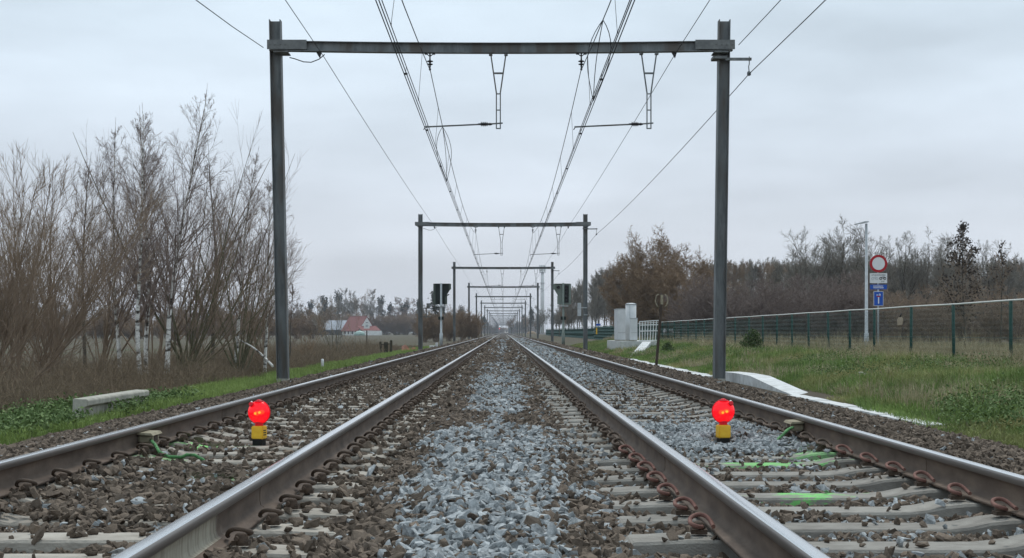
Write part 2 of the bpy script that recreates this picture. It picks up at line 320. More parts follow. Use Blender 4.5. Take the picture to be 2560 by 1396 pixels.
def tree_meshes(name, kind, seed, h, twig=0.004, dens=1.0, lean=(0, 0)):
    """returns (trunk V,F), (crown V,F) for one tree rooted at the origin"""
    g = np.random.default_rng(seed); A = np.array
    I = lambda x: max(1, int(round(x * dens)))
    tr, cr = [], []
    if kind == 'birch':
        d = A([[lean[0], lean[1], 1.0]]); P, r = grow(g, A([[0, 0, 0.]]), d, A([h * 1.02]), A([0.0092 * h]), 14, 0.05, 0.035, 0.06)
        tr.append((P, r, 7))
        b, dd, L, r1 = spawn(g, P, r, I(38), 0.16, 0.93, 0.62, 0.40, 0.88, 0.38, twig * 1.5)
        P1, q1 = grow(g, b, dd, L, r1, 6, 0.07, 0.07, 0.25); cr.append((P1, q1, 4))
        b, dd, L, r2 = spawn(g, P1, q1, I(8), 0.12, 1.0, 0.60, 0.42, 0.5, 0.5, twig)
        P2, q2 = grow(g, b, dd, L, r2, 4, 0.05, 0.07, 0.4); cr.append((P2, q2, 3))
        b, dd, L, r3 = spawn(g, P2, q2, I(5), 0.15, 1.0, 0.6, 0.5, 0.4, 0.7, twig * 0.8)
        P3, q3 = grow(g, b, dd, L, r3, 3, 0.02, 0.10, 0.5); cr.append((P3, q3, 3))
    elif kind == 'willow':
        n = I(15); az = g.uniform(0, 2 * np.pi, n); tilt = g.uniform(0.08, 0.75, n)
        d = np.stack([np.cos(az) * np.tan(tilt) + lean[0], np.sin(az) * np.tan(tilt) * 0.7 + lean[1], np.ones(n)], 1)
        P, r = grow(g, g.normal(0, 0.09, (n, 3)) * A([1, 1, 0]), d, h * g.uniform(0.6, 1.08, n), h * 0.0052 * g.uniform(0.5, 1.3, n), 10, 0.02, 0.035, 0.12)
        tr.append((P, r, 5))
        b, dd, L, r1 = spawn(g, P, r, I(14), 0.18, 0.98, 0.42, 0.36, 0.6, 0.5, twig * 1.2)
        P1, q1 = grow(g, b, dd, L, r1, 5, 0.07, 0.07, 0.3); cr.append((P1, q1, 3))
        b, dd, L, r2 = spawn(g, P1, q1, I(7), 0.1, 1.0, 0.45, 0.48, 0.4, 0.6, twig)
        P2, q2 = grow(g, b, dd, L, r2, 4, 0.03, 0.07, 0.4); cr.append((P2, q2, 3))
    elif kind == 'bushy':                              # rounded, finely twigged bush
        n = I(13); az = g.uniform(0, 2 * np.pi, n); tilt = g.uniform(0.02, 0.80, n)
        d = np.stack([np.cos(az) * np.tan(tilt), np.sin(az) * np.tan(tilt), np.ones(n)], 1)
        P, r = grow(g, g.normal(0, 0.03 * h, (n, 3)) * A([1, 1, 0]), d, h * (1.0 - 0.42 * tilt) * g.uniform(0.8, 1.0, n), h * 0.006 * g.uniform(0.6, 1.3, n), 9, 0.0, 0.06, 0.15); tr.append((P, r, 5))
        b, dd, L, r1 = spawn(g, P, r, I(13), 0.12, 0.95, 0.70, 0.36, 0.5, 0.5, twig * 1.3)
        P1, q1 = grow(g, b, dd, L, r1, 5, 0.03, 0.11, 0.3); cr.append((P1, q1, 3))
        b, dd, L, r2 = spawn(g, P1, q1, I(8), 0.1, 1.0, 0.75, 0.45, 0.4, 0.6, twig)
        P2, q2 = grow(g, b, dd, L, r2, 3, 0.03, 0.12, 0.4); cr.append((P2, q2, 3))
        b, dd, L, r3 = spawn(g, P2, q2, I(5), 0.1, 1.0, 0.75, 0.55, 0.3, 0.7, twig * 0.8)
        P3, q3 = grow(g, b, dd, L, r3, 2, 0.02, 0.12, 0.5); cr.append((P3, q3, 3))
    elif kind == 'round':
        P, r = grow(g, A([[0, 0, 0.]]), A([[lean[0], lean[1], 1.0]]), A([h * 0.40]), A([0.020 * h]), 6, 0.1, 0.04, 0.7); tr.append((P, r, 7))
        b, dd, L, r1 = spawn(g, P, r, I(9), 0.55, 1.0, 0.55, 1.5, 0.05, 0.6, twig)
        P1, q1 = grow(g, b, dd, L * 0.95, r1, 7, 0.09, 0.09, 0.2); tr.append((P1, q1, 5))
        b, dd, L, r2 = spawn(g, P1, q1, I(9), 0.25, 1.0, 0.62, 0.5, 0.5, 0.55, twig)
        P2, q2 = grow(g, b, dd, L, r2, 5, 0.06, 0.10, 0.3); cr.append((P2, q2, 3))
        b, dd, L, r3 = spawn(g, P2, q2, I(7), 0.2, 1.0, 0.6, 0.5, 0.4, 0.6, twig)
        P3, q3 = grow(g, b, dd, L, r3, 3, 0.05, 0.12, 0.4); cr.append((P3, q3, 3))
        b, dd, L, r4 = spawn(g, P3, q3, I(5), 0.2, 1.0, 0.6, 0.6, 0.3, 0.7, twig * 0.8)
        P4, q4 = grow(g, b, dd, L, r4, 2, 0.04, 0.12, 0.5); cr.append((P4, q4, 3))
    elif kind == 'pole':                               # tall thin woodland tree
        P, r = grow(g, A([[0, 0, 0.]]), A([[lean[0], lean[1], 1.0]]), A([h]), A([0.011 * h]), 10, 0.05, 0.05, 0.1); tr.append((P, r, 5))
        b, dd, L, r1 = spawn(g, P, r, I(26), 0.22, 0.98, 0.6, 0.30, 0.55, 0.45, twig)
        P1, q1 = grow(g, b, dd, L, r1, 5, 0.16, 0.08, 0.25); cr.append((P1, q1, 3))
        b, dd, L, r2 = spawn(g, P1, q1, I(10), 0.15, 1.0, 0.55, 0.5, 0.4, 0.6, twig)
        P2, q2 = grow(g, b, dd, L, r2, 3, 0.08, 0.1, 0.4); cr.append((P2, q2, 3))
        b, dd, L, r3 = spawn(g, P2, q2, I(5), 0.15, 1.0, 0.55, 0.6, 0.4, 0.7, twig * 0.8)
        P3, q3 = grow(g, b, dd, L, r3, 2, 0.05, 0.1, 0.5); cr.append((P3, q3, 3))
    elif kind == 'larch':                              # bare conifer with level tiers
        P, r = grow(g, A([[0, 0, 0.]]), A([[0, 0, 1.0]]), A([h]), A([0.013 * h]), 10, 0.1, 0.02, 0.1); tr.append((P, r, 5))
        b, dd, L, r1 = spawn(g, P, r, I(60), 0.22, 0.98, 1.45, 0.24, 0.75, 0.4, twig, 0.08)
        P1, q1 = grow(g, b, dd, L, r1, 5, 0.05, 0.06, 0.3); cr.append((P1, q1, 3))
        b, dd, L, r2 = spawn(g, P1, q1, I(16), 0.15, 1.0, 0.9, 0.30, 0.3, 0.8, twig)
        P2, q2 = grow(g, b, dd, L, r2, 2, -0.05, 0.1, 0.5); cr.append((P2, q2, 3))
    tv = join_vf([ring_tubes(P, r, s) for P, r, s in tr])
    cp = [ring_tubes(P, r, s) for P, r, s in cr]
    tips = np.concatenate([P[:, 1:].reshape(-1, 3) for P, r, s in cr[-2:]])
    return tv, cp, tips, g

PROTO = {}
def tree(name, kind, seed, h, loc, mtrunk, mcrown, label, cat='tree', group=None, twig=0.004, dens=1.0, lean=(0, 0), rz=0.0, leaf=None, leafmat=None):
    tv, cp, tips, g = tree_meshes(name, kind, seed, h, twig, dens, lean)
    root = empty(name, loc, label, cat, group, rz)
    link('trunk', np_mesh('trunk', tv[0], tv[1], mtrunk, True), root)
    V, f = join_vf(cp)
    mats = [mcrown]; mi = None
    if leaf:
        sz, frac, ne, spread, zmin = leaf
        tt = tips[tips[:, 2] > zmin * h]; sel = tt[g.random(len(tt)) < frac]
        lv = leaves_vf(g, sel, sz, ne, spread)
        mi = np.concatenate([np.zeros(len(f)), np.ones(len(lv[1]))])
        V, f = join_vf([(V, f), lv]); mats = [mcrown, leafmat]
    link('crown', np_mesh('crown', V, f, mats, False, mi), root)
    return root
def plant(proto, loc, s, rz, label=None, group=None, sz=None):
    c = copy_tree(proto); c.location = loc; c.rotation_euler = (0, 0, rz); c.scale = (s, s, sz or s)
    if label: c['label'] = label
    if group: c['group'] = group
    return c

# ------------------------------------------------------------------ ground
GX = np.array([-3000, -60, -20, -13, -9, -7.5, -6.2, -5.3, -4.9, -4.2, -3.5, 3.5, 4.3, 4.9, 5.4, 6.2, 7.3, 8.6, 10, 12, 14, 20, 60, 3000])
GZ = np.array([-0.8, -0.8, -0.8, -0.78, -0.75, -0.68, -0.58, -0.50, -0.46, -0.5, -0.6, -0.6, -0.6, -0.49, -0.46, -0.40, -0.28, -0.14, -0.13, -0.15, -0.25, -0.3, -0.35, -0.4])
def gz(X, Y=None):
    z = np.interp(X, GX, GZ)
    if Y is not None:
        w = np.clip((np.abs(X) - 5.6) / 1.5, 0, 1)
        z = z + w * (0.05 * np.sin(X * 1.7 + Y * 0.6) + 0.04 * np.sin(Y * 1.3 - X * 0.8)) * np.clip(1 - Y / 150, 0.1, 1)
    return z
xs = np.unique(np.concatenate([np.linspace(-14, 16, 76), [-3000, -1500, -700, -350, -180, -100, -60, -40, -25, -18, 18, 22, 30, 45, 70, 120, 250, 600, 1400, 3000]]))
ys = np.concatenate([[-60, -20], np.linspace(0, 60, 61), np.linspace(64, 160, 25), np.geomspace(180, 2600, 24)])
XX, YY = np.meshgrid(xs, ys, indexing='ij'); ZZ = gz(XX, YY)
V = np.stack([XX, YY, ZZ], -1).reshape(-1, 3); ii = np.arange(len(xs) * len(ys)).reshape(len(xs), len(ys))
Fq = np.stack([ii[:-1, :-1], ii[1:, :-1], ii[1:, 1:], ii[:-1, 1:]], -1).reshape(-1, 4)
tag(link('ground', np_mesh('ground', V, Fq, M_field, True)), kind='structure')

CL, CR, HG = -1.934, 1.733, 0.7535                  # track centres, half rail distance
BX = np.array([-5.7, -5.25, -4.9, -4.3, -3.6, -3.0, -2.75, -2.4, -1.4, -1.1, -0.75, -0.45, 0.3, 0.6, 0.95, 1.2, 2.3, 2.6, 3.0, 3.5, 4.2, 4.8, 5.1, 5.5])
BZ = np.array([-0.75, -0.55, -0.45, -0.34, -0.20, -0.185, -0.20, -0.235, -0.235, -0.230, -0.225, -0.20, -0.20, -0.235, -0.245, -0.252, -0.252, -0.215, -0.16, -0.15, -0.29, -0.44, -0.52, -0.75])
def bed(X, Y):
    z = np.interp(X, BX, BZ)
    lump = np.interp(Y, [0, 4.5, 7, 11.2, 12.3, 14.3, 15.2, 34, 37, 60], [0.05, 0.08, 0.10, 0.12, 0.02, 0.02, 0.09, 0.09, 0.03, 0.03])
    z = z + lump * np.exp(-((X + 0.10) / 0.45) ** 2)
    leftin = np.exp(-((X - CL) / 0.6) ** 4)
    z = z + leftin * np.interp(Y, [4, 6.4, 7.0, 8.8, 9.8, 20], [-0.03, -0.03, 0.022, 0.012, -0.018, -0.02])
    rightin = np.exp(-((X - CR) / 0.62) ** 4)
    z = z + rightin * np.interp(Y, [9.8, 10.6, 12.9, 13.6, 23, 27], [0.0, 0.07, 0.075, 0.012, 0.012, 0.05])
    z = z + 0.07 * np.exp(-((X - (CL + HG + 0.08)) / 0.14) ** 2) * np.clip((6.0 - Y) / 0.6, 0, 1)
    return z + 0.012 * np.sin(X * 7.1 + Y * 3.3) + 0.012 * np.sin(Y * 5.7 - X * 4.1)
xs = np.concatenate([[-5.7, -5.4], np.linspace(-5.2, 5.2, 105), [5.5]]); ys = np.concatenate([np.linspace(1, 40, 261), np.linspace(40.5, 120, 120), np.geomspace(124, 2500, 60)])
XX, YY = np.meshgrid(xs, ys, indexing='ij'); ZZ = bed(XX, YY) - 0.022
V = np.stack([XX, YY, ZZ], -1).reshape(-1, 3); ii = np.arange(len(xs) * len(ys)).reshape(len(xs), len(ys))
Fq = np.stack([ii[:-1, :-1], ii[1:, :-1], ii[1:, 1:], ii[:-1, 1:]], -1).reshape(-1, 4)
tag(link('track_bed', np_mesh('track_bed', V, Fq, M_bed, True)), kind='structure')

# ------------------------------------------------------------------ ballast stones
def stone_protos(seed, n, npts):
    g = np.random.default_rng(seed); out = []
    for _ in range(n):
        p = norm(g.normal(0, 1, (npts, 3))); p = p / (np.sum(np.abs(p) ** 4, 1, keepdims=True) ** 0.25) * g.uniform(0.70, 0.98, (npts, 1)) * np.array([1, g.uniform(0.60, 0.92), g.uniform(0.38, 0.70)])
        sh = g.normal(0, 0.22, (3, 3)); np.fill_diagonal(sh, 1); p = p @ sh
        bm = bmesh.new()
        for q in p: bm.verts.new(q)
        r = bmesh.ops.convex_hull(bm, input=bm.verts)
        bmesh.ops.delete(bm, geom=[v for v in bm.verts if not v.link_faces], context='VERTS')
        bmesh.ops.triangulate(bm, faces=bm.faces)
        bm.verts.index_update()
        out.append((np.array([v.co[:] for v in bm.verts]), np.array([[v.index for v in f.verts] for f in bm.faces]))); bm.free()
    return out
HI = stone_protos(3, 18, 13); LO = stone_protos(4, 10, 10)
def rand_rot(g, n, flat=0.38):
    q = norm(np.concatenate([g.normal(0, 1, (n, 1)), g.normal(0, flat, (n, 2)), g.normal(0, 1, (n, 1))], 1))
    w, x, y, z = q.T
    return np.stack([1 - 2 * (y * y + z * z), 2 * (x * y - z * w), 2 * (x * z + y * w), 2 * (x * y + z * w), 1 - 2 * (x * x + z * z), 2 * (y * z - x * w),
                     2 * (x * z - y * w), 2 * (y * z + x * w), 1 - 2 * (x * x + y * y)], 1).reshape(n, 3, 3)
def stones_vf(g, pos, size, protos):
    n = len(pos); which = g.integers(0, len(protos), n); Rm = rand_rot(g, n); parts = []
    for k, (pv, pf) in enumerate(protos):
        s = np.where(which == k)[0]
        if not len(s): continue
        V = np.einsum('nij,vj->nvi', Rm[s], pv) * size[s][:, None, None] + pos[s][:, None, :]
        f = pf[None] + (np.arange(len(s)) * len(pv))[:, None, None]
        parts.append((V.reshape(-1, 3), f.reshape(-1, 3)))
    return join_vf(parts)
SP, SW, SHL = 0.6, 0.24, 1.2                          # sleeper spacing, top width, half length
YR0, YL0 = 5.88, 5.54                                 # centre of the first sleeper in view on each track
g = np.random.default_rng(11)
def scatter(y0, y1, dens, xl=-5.1, xr=5.1, margin=1.2):
    n = int((y1 - y0) * (xr - xl) * dens); X = g.uniform(xl, xr, n); Y = g.uniform(y0, y1, n)
    k = np.abs(X) < Y * 0.40 + margin
    return X[k], Y[k]
def on_sleeper(X, Y, c, y0):
    ph = (Y - y0 + SP / 2) % SP - SP / 2
    return (np.abs(ph) < SW / 2 + 0.01) & (np.abs(X - c) < SHL - 0.02)
def zones(X, Y):
    keep = np.ones(len(X), bool)
    u = g.random(len(X))
    sr = on_sleeper(X, Y, CR, YR0); sl = on_sleeper(X, Y, CL, YL0)
    pr = np.interp(Y, [4, 9.7, 10.4, 12.9, 13.6, 23, 27, 60], [0.025, 0.035, 0.75, 0.75, 0.03, 0.05, 0.5, 0.8])
    inR = np.abs(X - CR) < HG
    pr = np.where(inR, pr, np.where(X < CR, np.interp(Y, [4, 8, 11, 14, 30], [0.04, 0.07, 0.25, 0.05, 0.25]), 0.9))
    keep &= ~(sr & (u > pr))
    inL = np.abs(X - CL) < HG
    pl = np.where(inL, np.interp(Y, [4, 6.4, 6.8, 9.0, 9.6, 16, 40], [0.04, 0.05, 0.65, 0.5, 0.12, 0.15, 0.55]), np.where(X > CL, np.where(X > -0.80, 0.6, 0.16), 0.95))
    keep &= ~(sl & (u > pl))
    for rx in (CL - HG, CL + HG, CR - HG, CR + HG): keep &= np.abs(X - rx) > 0.070
    for lx_ in (at(648, 1108, 11.15).x, at(1808, 1110, 11.15).x): keep &= ~((np.abs(X - lx_) < 0.10) & (Y > 10.80) & (Y < 11.25))
    return keep, sr | sl
def grey_prob(X, Y):
    wob = 0.10 * np.sin(Y * 1.9) + 0.07 * np.sin(Y * 4.3 + 1)
    hw = np.interp(Y, [4, 5.5, 8, 11.0, 11.8, 12.2, 14.3, 15, 34, 38, 50, 56, 90], [0.36, 0.44, 0.48, 0.58, 0.5, 0.03, 0.03, 0.38, 0.40, 0.08, 0.08, 0.35, 0.4]) + wob * 0.7
    p = 0.80 * np.clip(1.25 - (np.abs(X + 0.08) / np.maximum(hw, 0.05)) ** 3, 0, 1) * np.interp(Y, [4, 23, 26, 60], [1, 1, 0.6, 0.5])
    p = np.maximum(p, 0.045)
    r = np.clip(1.2 - (np.abs(X - CR) / 0.80) ** 6, 0, 1)
    pr = np.interp(Y, [4, 6, 9.6, 10.4, 12.8, 13.6, 22, 27, 90], [0.16, 0.2, 0.22, 0.95, 0.97, 0.35, 0.4, 0.8, 0.75])
    p = np.maximum(p, r * pr)
    near_r = (X > 0.35) & (X < CR - HG) ; p = np.where(near_r, np.maximum(p, np.interp(Y, [5, 9, 10, 12, 13], [0.12, 0.15, 0.5, 0.5, 0.1])), p)
    p = np.where((X < -1.3) & (X > -2.9), np.interp(Y, [4, 30], [0.07, 0.02]), p)
    p = np.where(np.abs(X) > 3.0, 0.015, p)
    return p
bp, bs, gp, gs = [], [], [], []
SR = {}
for (y0, y1, dens, smean, protos) in ((3.6, 9.5, 1300, 0.0275, 'HI'), (9.5, 16, 1150, 0.0275, 'HI'), (16, 28, 700, 0.032, 'LO'), (28, 50, 260, 0.046, 'LO'), (50, 95, 70, 0.075, 'LO'), (95, 170, 20, 0.11, 'LO')):
    X, Y = scatter(y0, y1, dens); k, on = zones(X, Y); X, Y, on = X[k], Y[k], on[k]
    size = smean * np.minimum(np.exp(g.normal(0, 0.32, len(X))), 1.75) * np.where(np.abs(X) > 2.9, 0.92, 1)
    z = bed(X, Y) + size * g.uniform(-0.60, 0.22, len(X))
    size = np.where((g.random(len(X)) < 0.012) & ~on & (np.abs(X) < 2.6), size * 1.35, size)
    size = np.where(on & (np.abs(X - CR) < 1.3), size * 0.72, size)
    ztop = np.where(X > 0, np.where(np.abs(X - CR) < 0.4, -0.225, -0.19), np.where(np.abs(X - CL) < 0.4, -0.225, -0.19))
    z = np.where(on, np.maximum(z, ztop + size * 0.42), z)
    pos = np.stack([X, Y, z], 1); isg = g.random(len(X)) < grey_prob(X, Y)
    SR.setdefault(protos, []).append((pos, size, isg))
for nm, mt, flag, lab in (('brown_ballast', M_brown, False, 'dirty brown crushed stone ballast round and between the sleepers'), ('grey_ballast', M_grey, True, 'clean pale grey crushed stone heaped between the tracks')):
    parts = []
    for key, P in (('HI', HI), ('LO', LO)):
        pos = np.concatenate([p[i == flag] for p, s, i in SR[key]]); sz = np.concatenate([s[i == flag] for p, s, i in SR[key]])
        parts.append(stones_vf(g, pos, sz, P))
    V, f = join_vf(parts)
    tag(link(nm, np_mesh(nm, V, f, mt, False)), lab, 'ballast', kind='stuff')

# ------------------------------------------------------------------ rails
prof = [(0, 0), (0.018, -0.0004), (0.028, -0.0022), (0.0335, -0.0065), (0.0358, -0.014), (0.0365, -0.038), (0.022, -0.0455), (0.0105, -0.056), (0.0083, -0.085),
        (0.0083, -0.118), (0.013, -0.140), (0.030, -0.150), (0.072, -0.158), (0.075, -0.161), (0.075, -0.172)]
loop = prof + [(-x, z) for x, z in prof[::-1] if x > 0]
def rail_mesh(patch=False):
    ysr = np.concatenate([[1.0, 3.0], np.arange(4, 40, 1.0), np.arange(40, 200, 10), [250, 400, 700, 1200, 1700]])
    n = len(loop); L = np.array(loop)
    gg = np.random.default_rng(5)
    V = np.array([[x, y, z] for y in ysr for x, z in L])
    q, mi = [], []
    for j in range(len(ysr) - 1):
        for i in range(n):
            k = (i + 1) % n; q.append((j * n + i, j * n + k, (j + 1) * n + k, (j + 1) * n + i))
            zt = (L[i][1] + L[k][1]) / 2; xt = abs(L[i][0] + L[k][0]) / 2
            mi.append(0 if zt > -0.0030 else (1 if zt > -0.04 else 2))
    me = np_mesh('rail', V, np.array(q), [M_top, M_head, M_rustp if patch else M_rust], True, mi)
    return me
# near end of one rail carries a cream dusty stain on its web
M_rustp = M_rust.copy(); M_rustp.name = 'rail_rust_with_cream_stain'; nt = M_rustp.node_tree
tc = nd(nt, 'ShaderNodeTexCoord'); sp = nd(nt, 'ShaderNodeSeparateXYZ'); nt.links.new(tc.outputs['Object'], sp.inputs[0])
nz = nd(nt, 'ShaderNodeTexNoise', Scale=9.0, Detail=5.0); mp = nd(nt, 'ShaderNodeMapping'); mp.inputs['Scale'].default_value = (1, 3.0, 0.6)
nt.links.new(tc.outputs['Object'], mp.inputs[0]); nt.links.new(mp.outputs[0], nz.inputs['Vector'])
ad = nd(nt, 'ShaderNodeMath', operation='MULTIPLY_ADD'); ad.inputs[1].default_value = 0.5; nt.links.new(nz.outputs[0], ad.inputs[0]); nt.links.new(sp.outputs[1], ad.inputs[2])
mr = nd(nt, 'ShaderNodeMapRange'); mr.inputs[1].default_value = 5.85; mr.inputs[2].default_value = 5.72; mr.inputs[3].default_value = 0; mr.inputs[4].default_value = 1; nt.links.new(ad.outputs[0], mr.inputs[0])
n2 = nd(nt, 'ShaderNodeTexNoise', Scale=30.0, Detail=4.0); mp2 = nd(nt, 'ShaderNodeMapping'); mp2.inputs['Scale'].default_value = (1, 1.6, 0.25); nt.links.new(tc.outputs['Object'], mp2.inputs[0]); nt.links.new(mp2.outputs[0], n2.inputs['Vector'])
mr2 = nd(nt, 'ShaderNodeMapRange'); mr2.inputs[1].default_value = 0.36; mr2.inputs[2].default_value = 0.56; mr2.inputs[3].default_value = 0.6; nt.links.new(n2.outputs[0], mr2.inputs[0])
mm = nd(nt, 'ShaderNodeMath', operation='MULTIPLY'); nt.links.new(mr.outputs[0], mm.inputs[0]); nt.links.new(mr2.outputs[0], mm.inputs[1])
zs_ = nd(nt, 'ShaderNodeMath', operation='GREATER_THAN'); zs_.inputs[1].default_value = -0.149; nt.links.new(sp.outputs[2], zs_.inputs[0]); mm0 = mm
mm = nd(nt, 'ShaderNodeMath', operation='MULTIPLY'); nt.links.new(mm0.outputs[0], mm.inputs[0]); nt.links.new(zs_.outputs[0], mm.inputs[1])
b = nt.nodes['Principled BSDF']; src = b.inputs['Base Color'].links[0].from_socket
mc = nd(nt, 'ShaderNodeMix'); mc.data_type = 'RGBA'; mc.inputs[7].default_value = (0.36, 0.33, 0.26, 1); nt.links.new(mm.outputs[0], mc.inputs[0]); nt.links.new(src, mc.inputs[6]); nt.links.new(mc.outputs[2], b.inputs['Base Color'])
rm = rail_mesh(); rmp = rail_mesh(True)
RAILS = [(CL - HG, 'outermost steel rail on the grassy side with birches', None), (CL + HG, 'steel rail with cream stained web at its near end', None),
         (CR - HG, 'steel rail between the grey ballast heap and the red rusted clips outside it', None), (CR + HG, 'outermost steel rail on the fence side with wide white polished top', None)]
for i, (x, lab, _) in enumerate(RAILS):
    root = link('rail', rmp if i == 1 else rm, None, (x, 0, 0)); tag(root, lab, 'rail')
    for wy in ((13.0,), (6.57,), (8.2,), (8.0, 11.6))[i]:
        w = MB(); o2 = [(a * 1.0 + (0.003 if a > 0 else -0.003 if a < 0 else 0), c) for a, c in loop if -0.155 < c < -0.039]
        w.prism(o2, wy - 0.008, wy + 0.008); w.build('weld_seam', M_rust, root)

# ------------------------------------------------------------------ sleepers with clips
def sleeper_mesh():
    X = [-1.2, -1.17, -0.95, -0.65, -0.47, 0.34, 0.64, 0.95, 1.17, 1.2]; Z = [-0.215, -0.195, -0.186, -0.184, -0.226, -0.226, -0.184, -0.186, -0.195, -0.215]
    X2, Z2 = [], []
    for i in range(len(X) - 1):
        for t in (0, 0.33, 0.67): X2.append(X[i] + (X[i + 1] - X[i]) * t); s = t * t * (3 - 2 * t); Z2.append(Z[i] + (Z[i + 1] - Z[i]) * s)
    X2.append(X[-1]); Z2.append(Z[-1]); n = len(X2)
    gg = np.random.default_rng(9)
    V, q = [], []
    sec = [(-0.135, None), (-SW / 2 - 0.004, -0.012), (-SW / 2 + 0.006, 0), (0, 0.002), (SW / 2 - 0.006, 0), (SW / 2 + 0.004, -0.012), (0.135, None)]
    for i in range(n):
        for y, dz in sec:
            j = gg.normal(0, 0.0012, 2)
            V.append((X2[i], y + j[0], -0.42 if dz is None else Z2[i] + dz + j[1] * 0.6))
    k = len(sec)
    for i in range(n - 1):
        for s in range(k - 1): q.append((i * k + s, (i + 1) * k + s, (i + 1) * k + s + 1, i * k + s + 1))
    f2 = [tuple(range(k))[::-1], tuple((n - 1) * k + s for s in range(k))]
    me = bpy.data.meshes.new('sleeper'); me.from_pydata(V, [], q + f2)
    for p in me.polygons: p.use_smooth = False
    return me
SLM = sleeper_mesh()
def clip_objs(mats):
    c = MB()
    path = [(0.058, -0.055, 0.026), (0.058, 0.02, 0.026), (0.066, 0.045, 0.030), (0.086, 0.056, 0.036), (0.106, 0.044, 0.043), (0.113, 0.012, 0.050), (0.108, -0.024, 0.060),
            (0.088, -0.050, 0.070), (0.058, -0.056, 0.074), (0.032, -0.044, 0.066), (0.014, -0.018, 0.046), (0.008, 0.012, 0.034), (0.006, 0.034, 0.030)]
    pts = []
    for i in range(len(path) - 1):                    # smooth the bar with a Catmull-Rom pass
        p0, p1, p2, p3 = [Vector(path[max(0, min(len(path) - 1, j))]) for j in (i - 1, i, i + 1, i + 2)]
        for t in (0, 0.5): pts.append(0.5 * ((2 * p1) + (p2 - p0) * t + (2 * p0 - 5 * p1 + 4 * p2 - p3) * t * t + (3 * p1 - p0 - 3 * p2 + p3) * t ** 3))
    pts.append(Vector(path[-1])); c.tube([(a * 0.92, b_ * 0.95, c_ * 0.86) for a, b_, c_ in pts], 0.0098, 7)
    o = c.build('clip', mats); me = o.data; bpy.data.objects.remove(o)
    s = MB(); s.lathe([(0.030, -0.008), (0.030, 0.018), (0.024, 0.036), (0.012, 0.044)], 10, (0.066, -0.005, 0)); s.box(0.03, 0.10, -0.03, 0.03, -0.008, 0.012)
    o = s.build('shoulder', mats); ms = o.data; bpy.data.objects.remove(o)
    return me, ms
CLIP_D, SH_D = clip_objs(M_clip); CLIP_R, SH_R = clip_objs(M_clipR)
def sleeper(c, y, mt, side, red, label, group, clips=True, sub=True):
    me = SLMS[mt.name] if mt.name in SLMS else SLMS.setdefault(mt.name, SLM.copy())
    if not me.materials: me.materials.append(mt)
    rng = random.Random(int(y * 100) + int(c * 10))
    o = link('sleeper', me, None, (c + rng.uniform(-0.015, 0.015), y + rng.uniform(-0.012, 0.012), rng.uniform(-0.006, 0.003))); o.rotation_euler = (0, 0, rng.uniform(-0.008, 0.008))
    tag(o, label, 'sleeper', group)
    if clips:
        for off in (-HG, HG):
            for sd in ((1, -1) if y < 14 else (side,)):
                k = link('rail_clip', CLIP_R if red else CLIP_D, o, (off + sd * 0.062, rng.uniform(-0.01, 0.01), -0.165)); k.rotation_euler = (rng.uniform(-0.05, 0.05), 0, 0 if sd > 0 else math.pi)
                k.rotation_euler.z += rng.uniform(-0.08, 0.08)
                if sub: link('clip_shoulder', SH_D, k)
    return o
SLMS = {}
paintR = {8: ('sleeper in the fence side track with green spray near its far rail seat', 0.25, 0.60, 0.45), 7: ('sleeper before the red lamp on pale stones, faintly greened at one end', 0.4, 0.75, 0.45),
          6: ('fence side track sleeper with a long green sprayed streak across its middle', -0.26, 0.42, 0.62), 3: ('fence side track sleeper with one short bright green sprayed patch', -0.22, 0.14, 0.8)}
paintL = {9: ('birch side track sleeper with green spray beside the bond box rail', -0.72, -0.2, 0.8), 7: ('birch side track sleeper with a dull green sprayed end', -0.72, -0.3, 0.5), 5: ('half buried birch side track sleeper with a bright green sprayed strip', -0.1, 0.35, 1.0)}
NS = 125
for i in range(NS):
    y = YR0 + SP * i
    if i in paintR:
        lab, a, b2, s = paintR[i]; m = sprayed('sleeper_sprayed', M_sleepR, a, b2, s); m.name = 'sleeper_sprayed_right_%d' % i
        sleeper(CR, y, m, -1, y < 9.5, lab, 'concrete sleepers')
    else: sleeper(CR, y, M_sleepR, -1, y < 9.0, 'concrete sleeper across the fence side track, brown grey without paint', 'concrete sleepers', y < 60, y < 24)
    y = YL0 + SP * i
    if i in paintL:
        lab, a, b2, s = paintL[i]; m = sprayed('sleeper_sprayed', M_sleepL, a, b2, s); m.name = 'sleeper_sprayed_left_%d' % i
        sleeper(CL, y, m, 1, False, lab, 'concrete sleepers')
    elif i < 2: sleeper(CL, y, M_sleepL, 1, False, ('pale sleeper in the birch side track cut by the bottom of the frame', 'clean cream sleeper second from the bottom in the birch side track')[i], 'concrete sleepers')
    else: sleeper(CL, y, M_sleepL, 1, False, 'concrete sleeper across the birch side track, partly buried in ballast, unpainted', 'concrete sleepers', y < 60, y < 24)
sm = MB()
for i in range(NS, NS + 500):
    for c, y0 in ((CR, YR0), (CL, YL0)): sm.box(c - 1.2, c + 1.2, y0 + SP * i - 0.12, y0 + SP * i + 0.12, -0.4, -0.19)
tag(sm.build('distant_sleepers', M_sleepR), 'concrete sleepers of both tracks receding into the far distance', 'sleepers', kind='stuff')

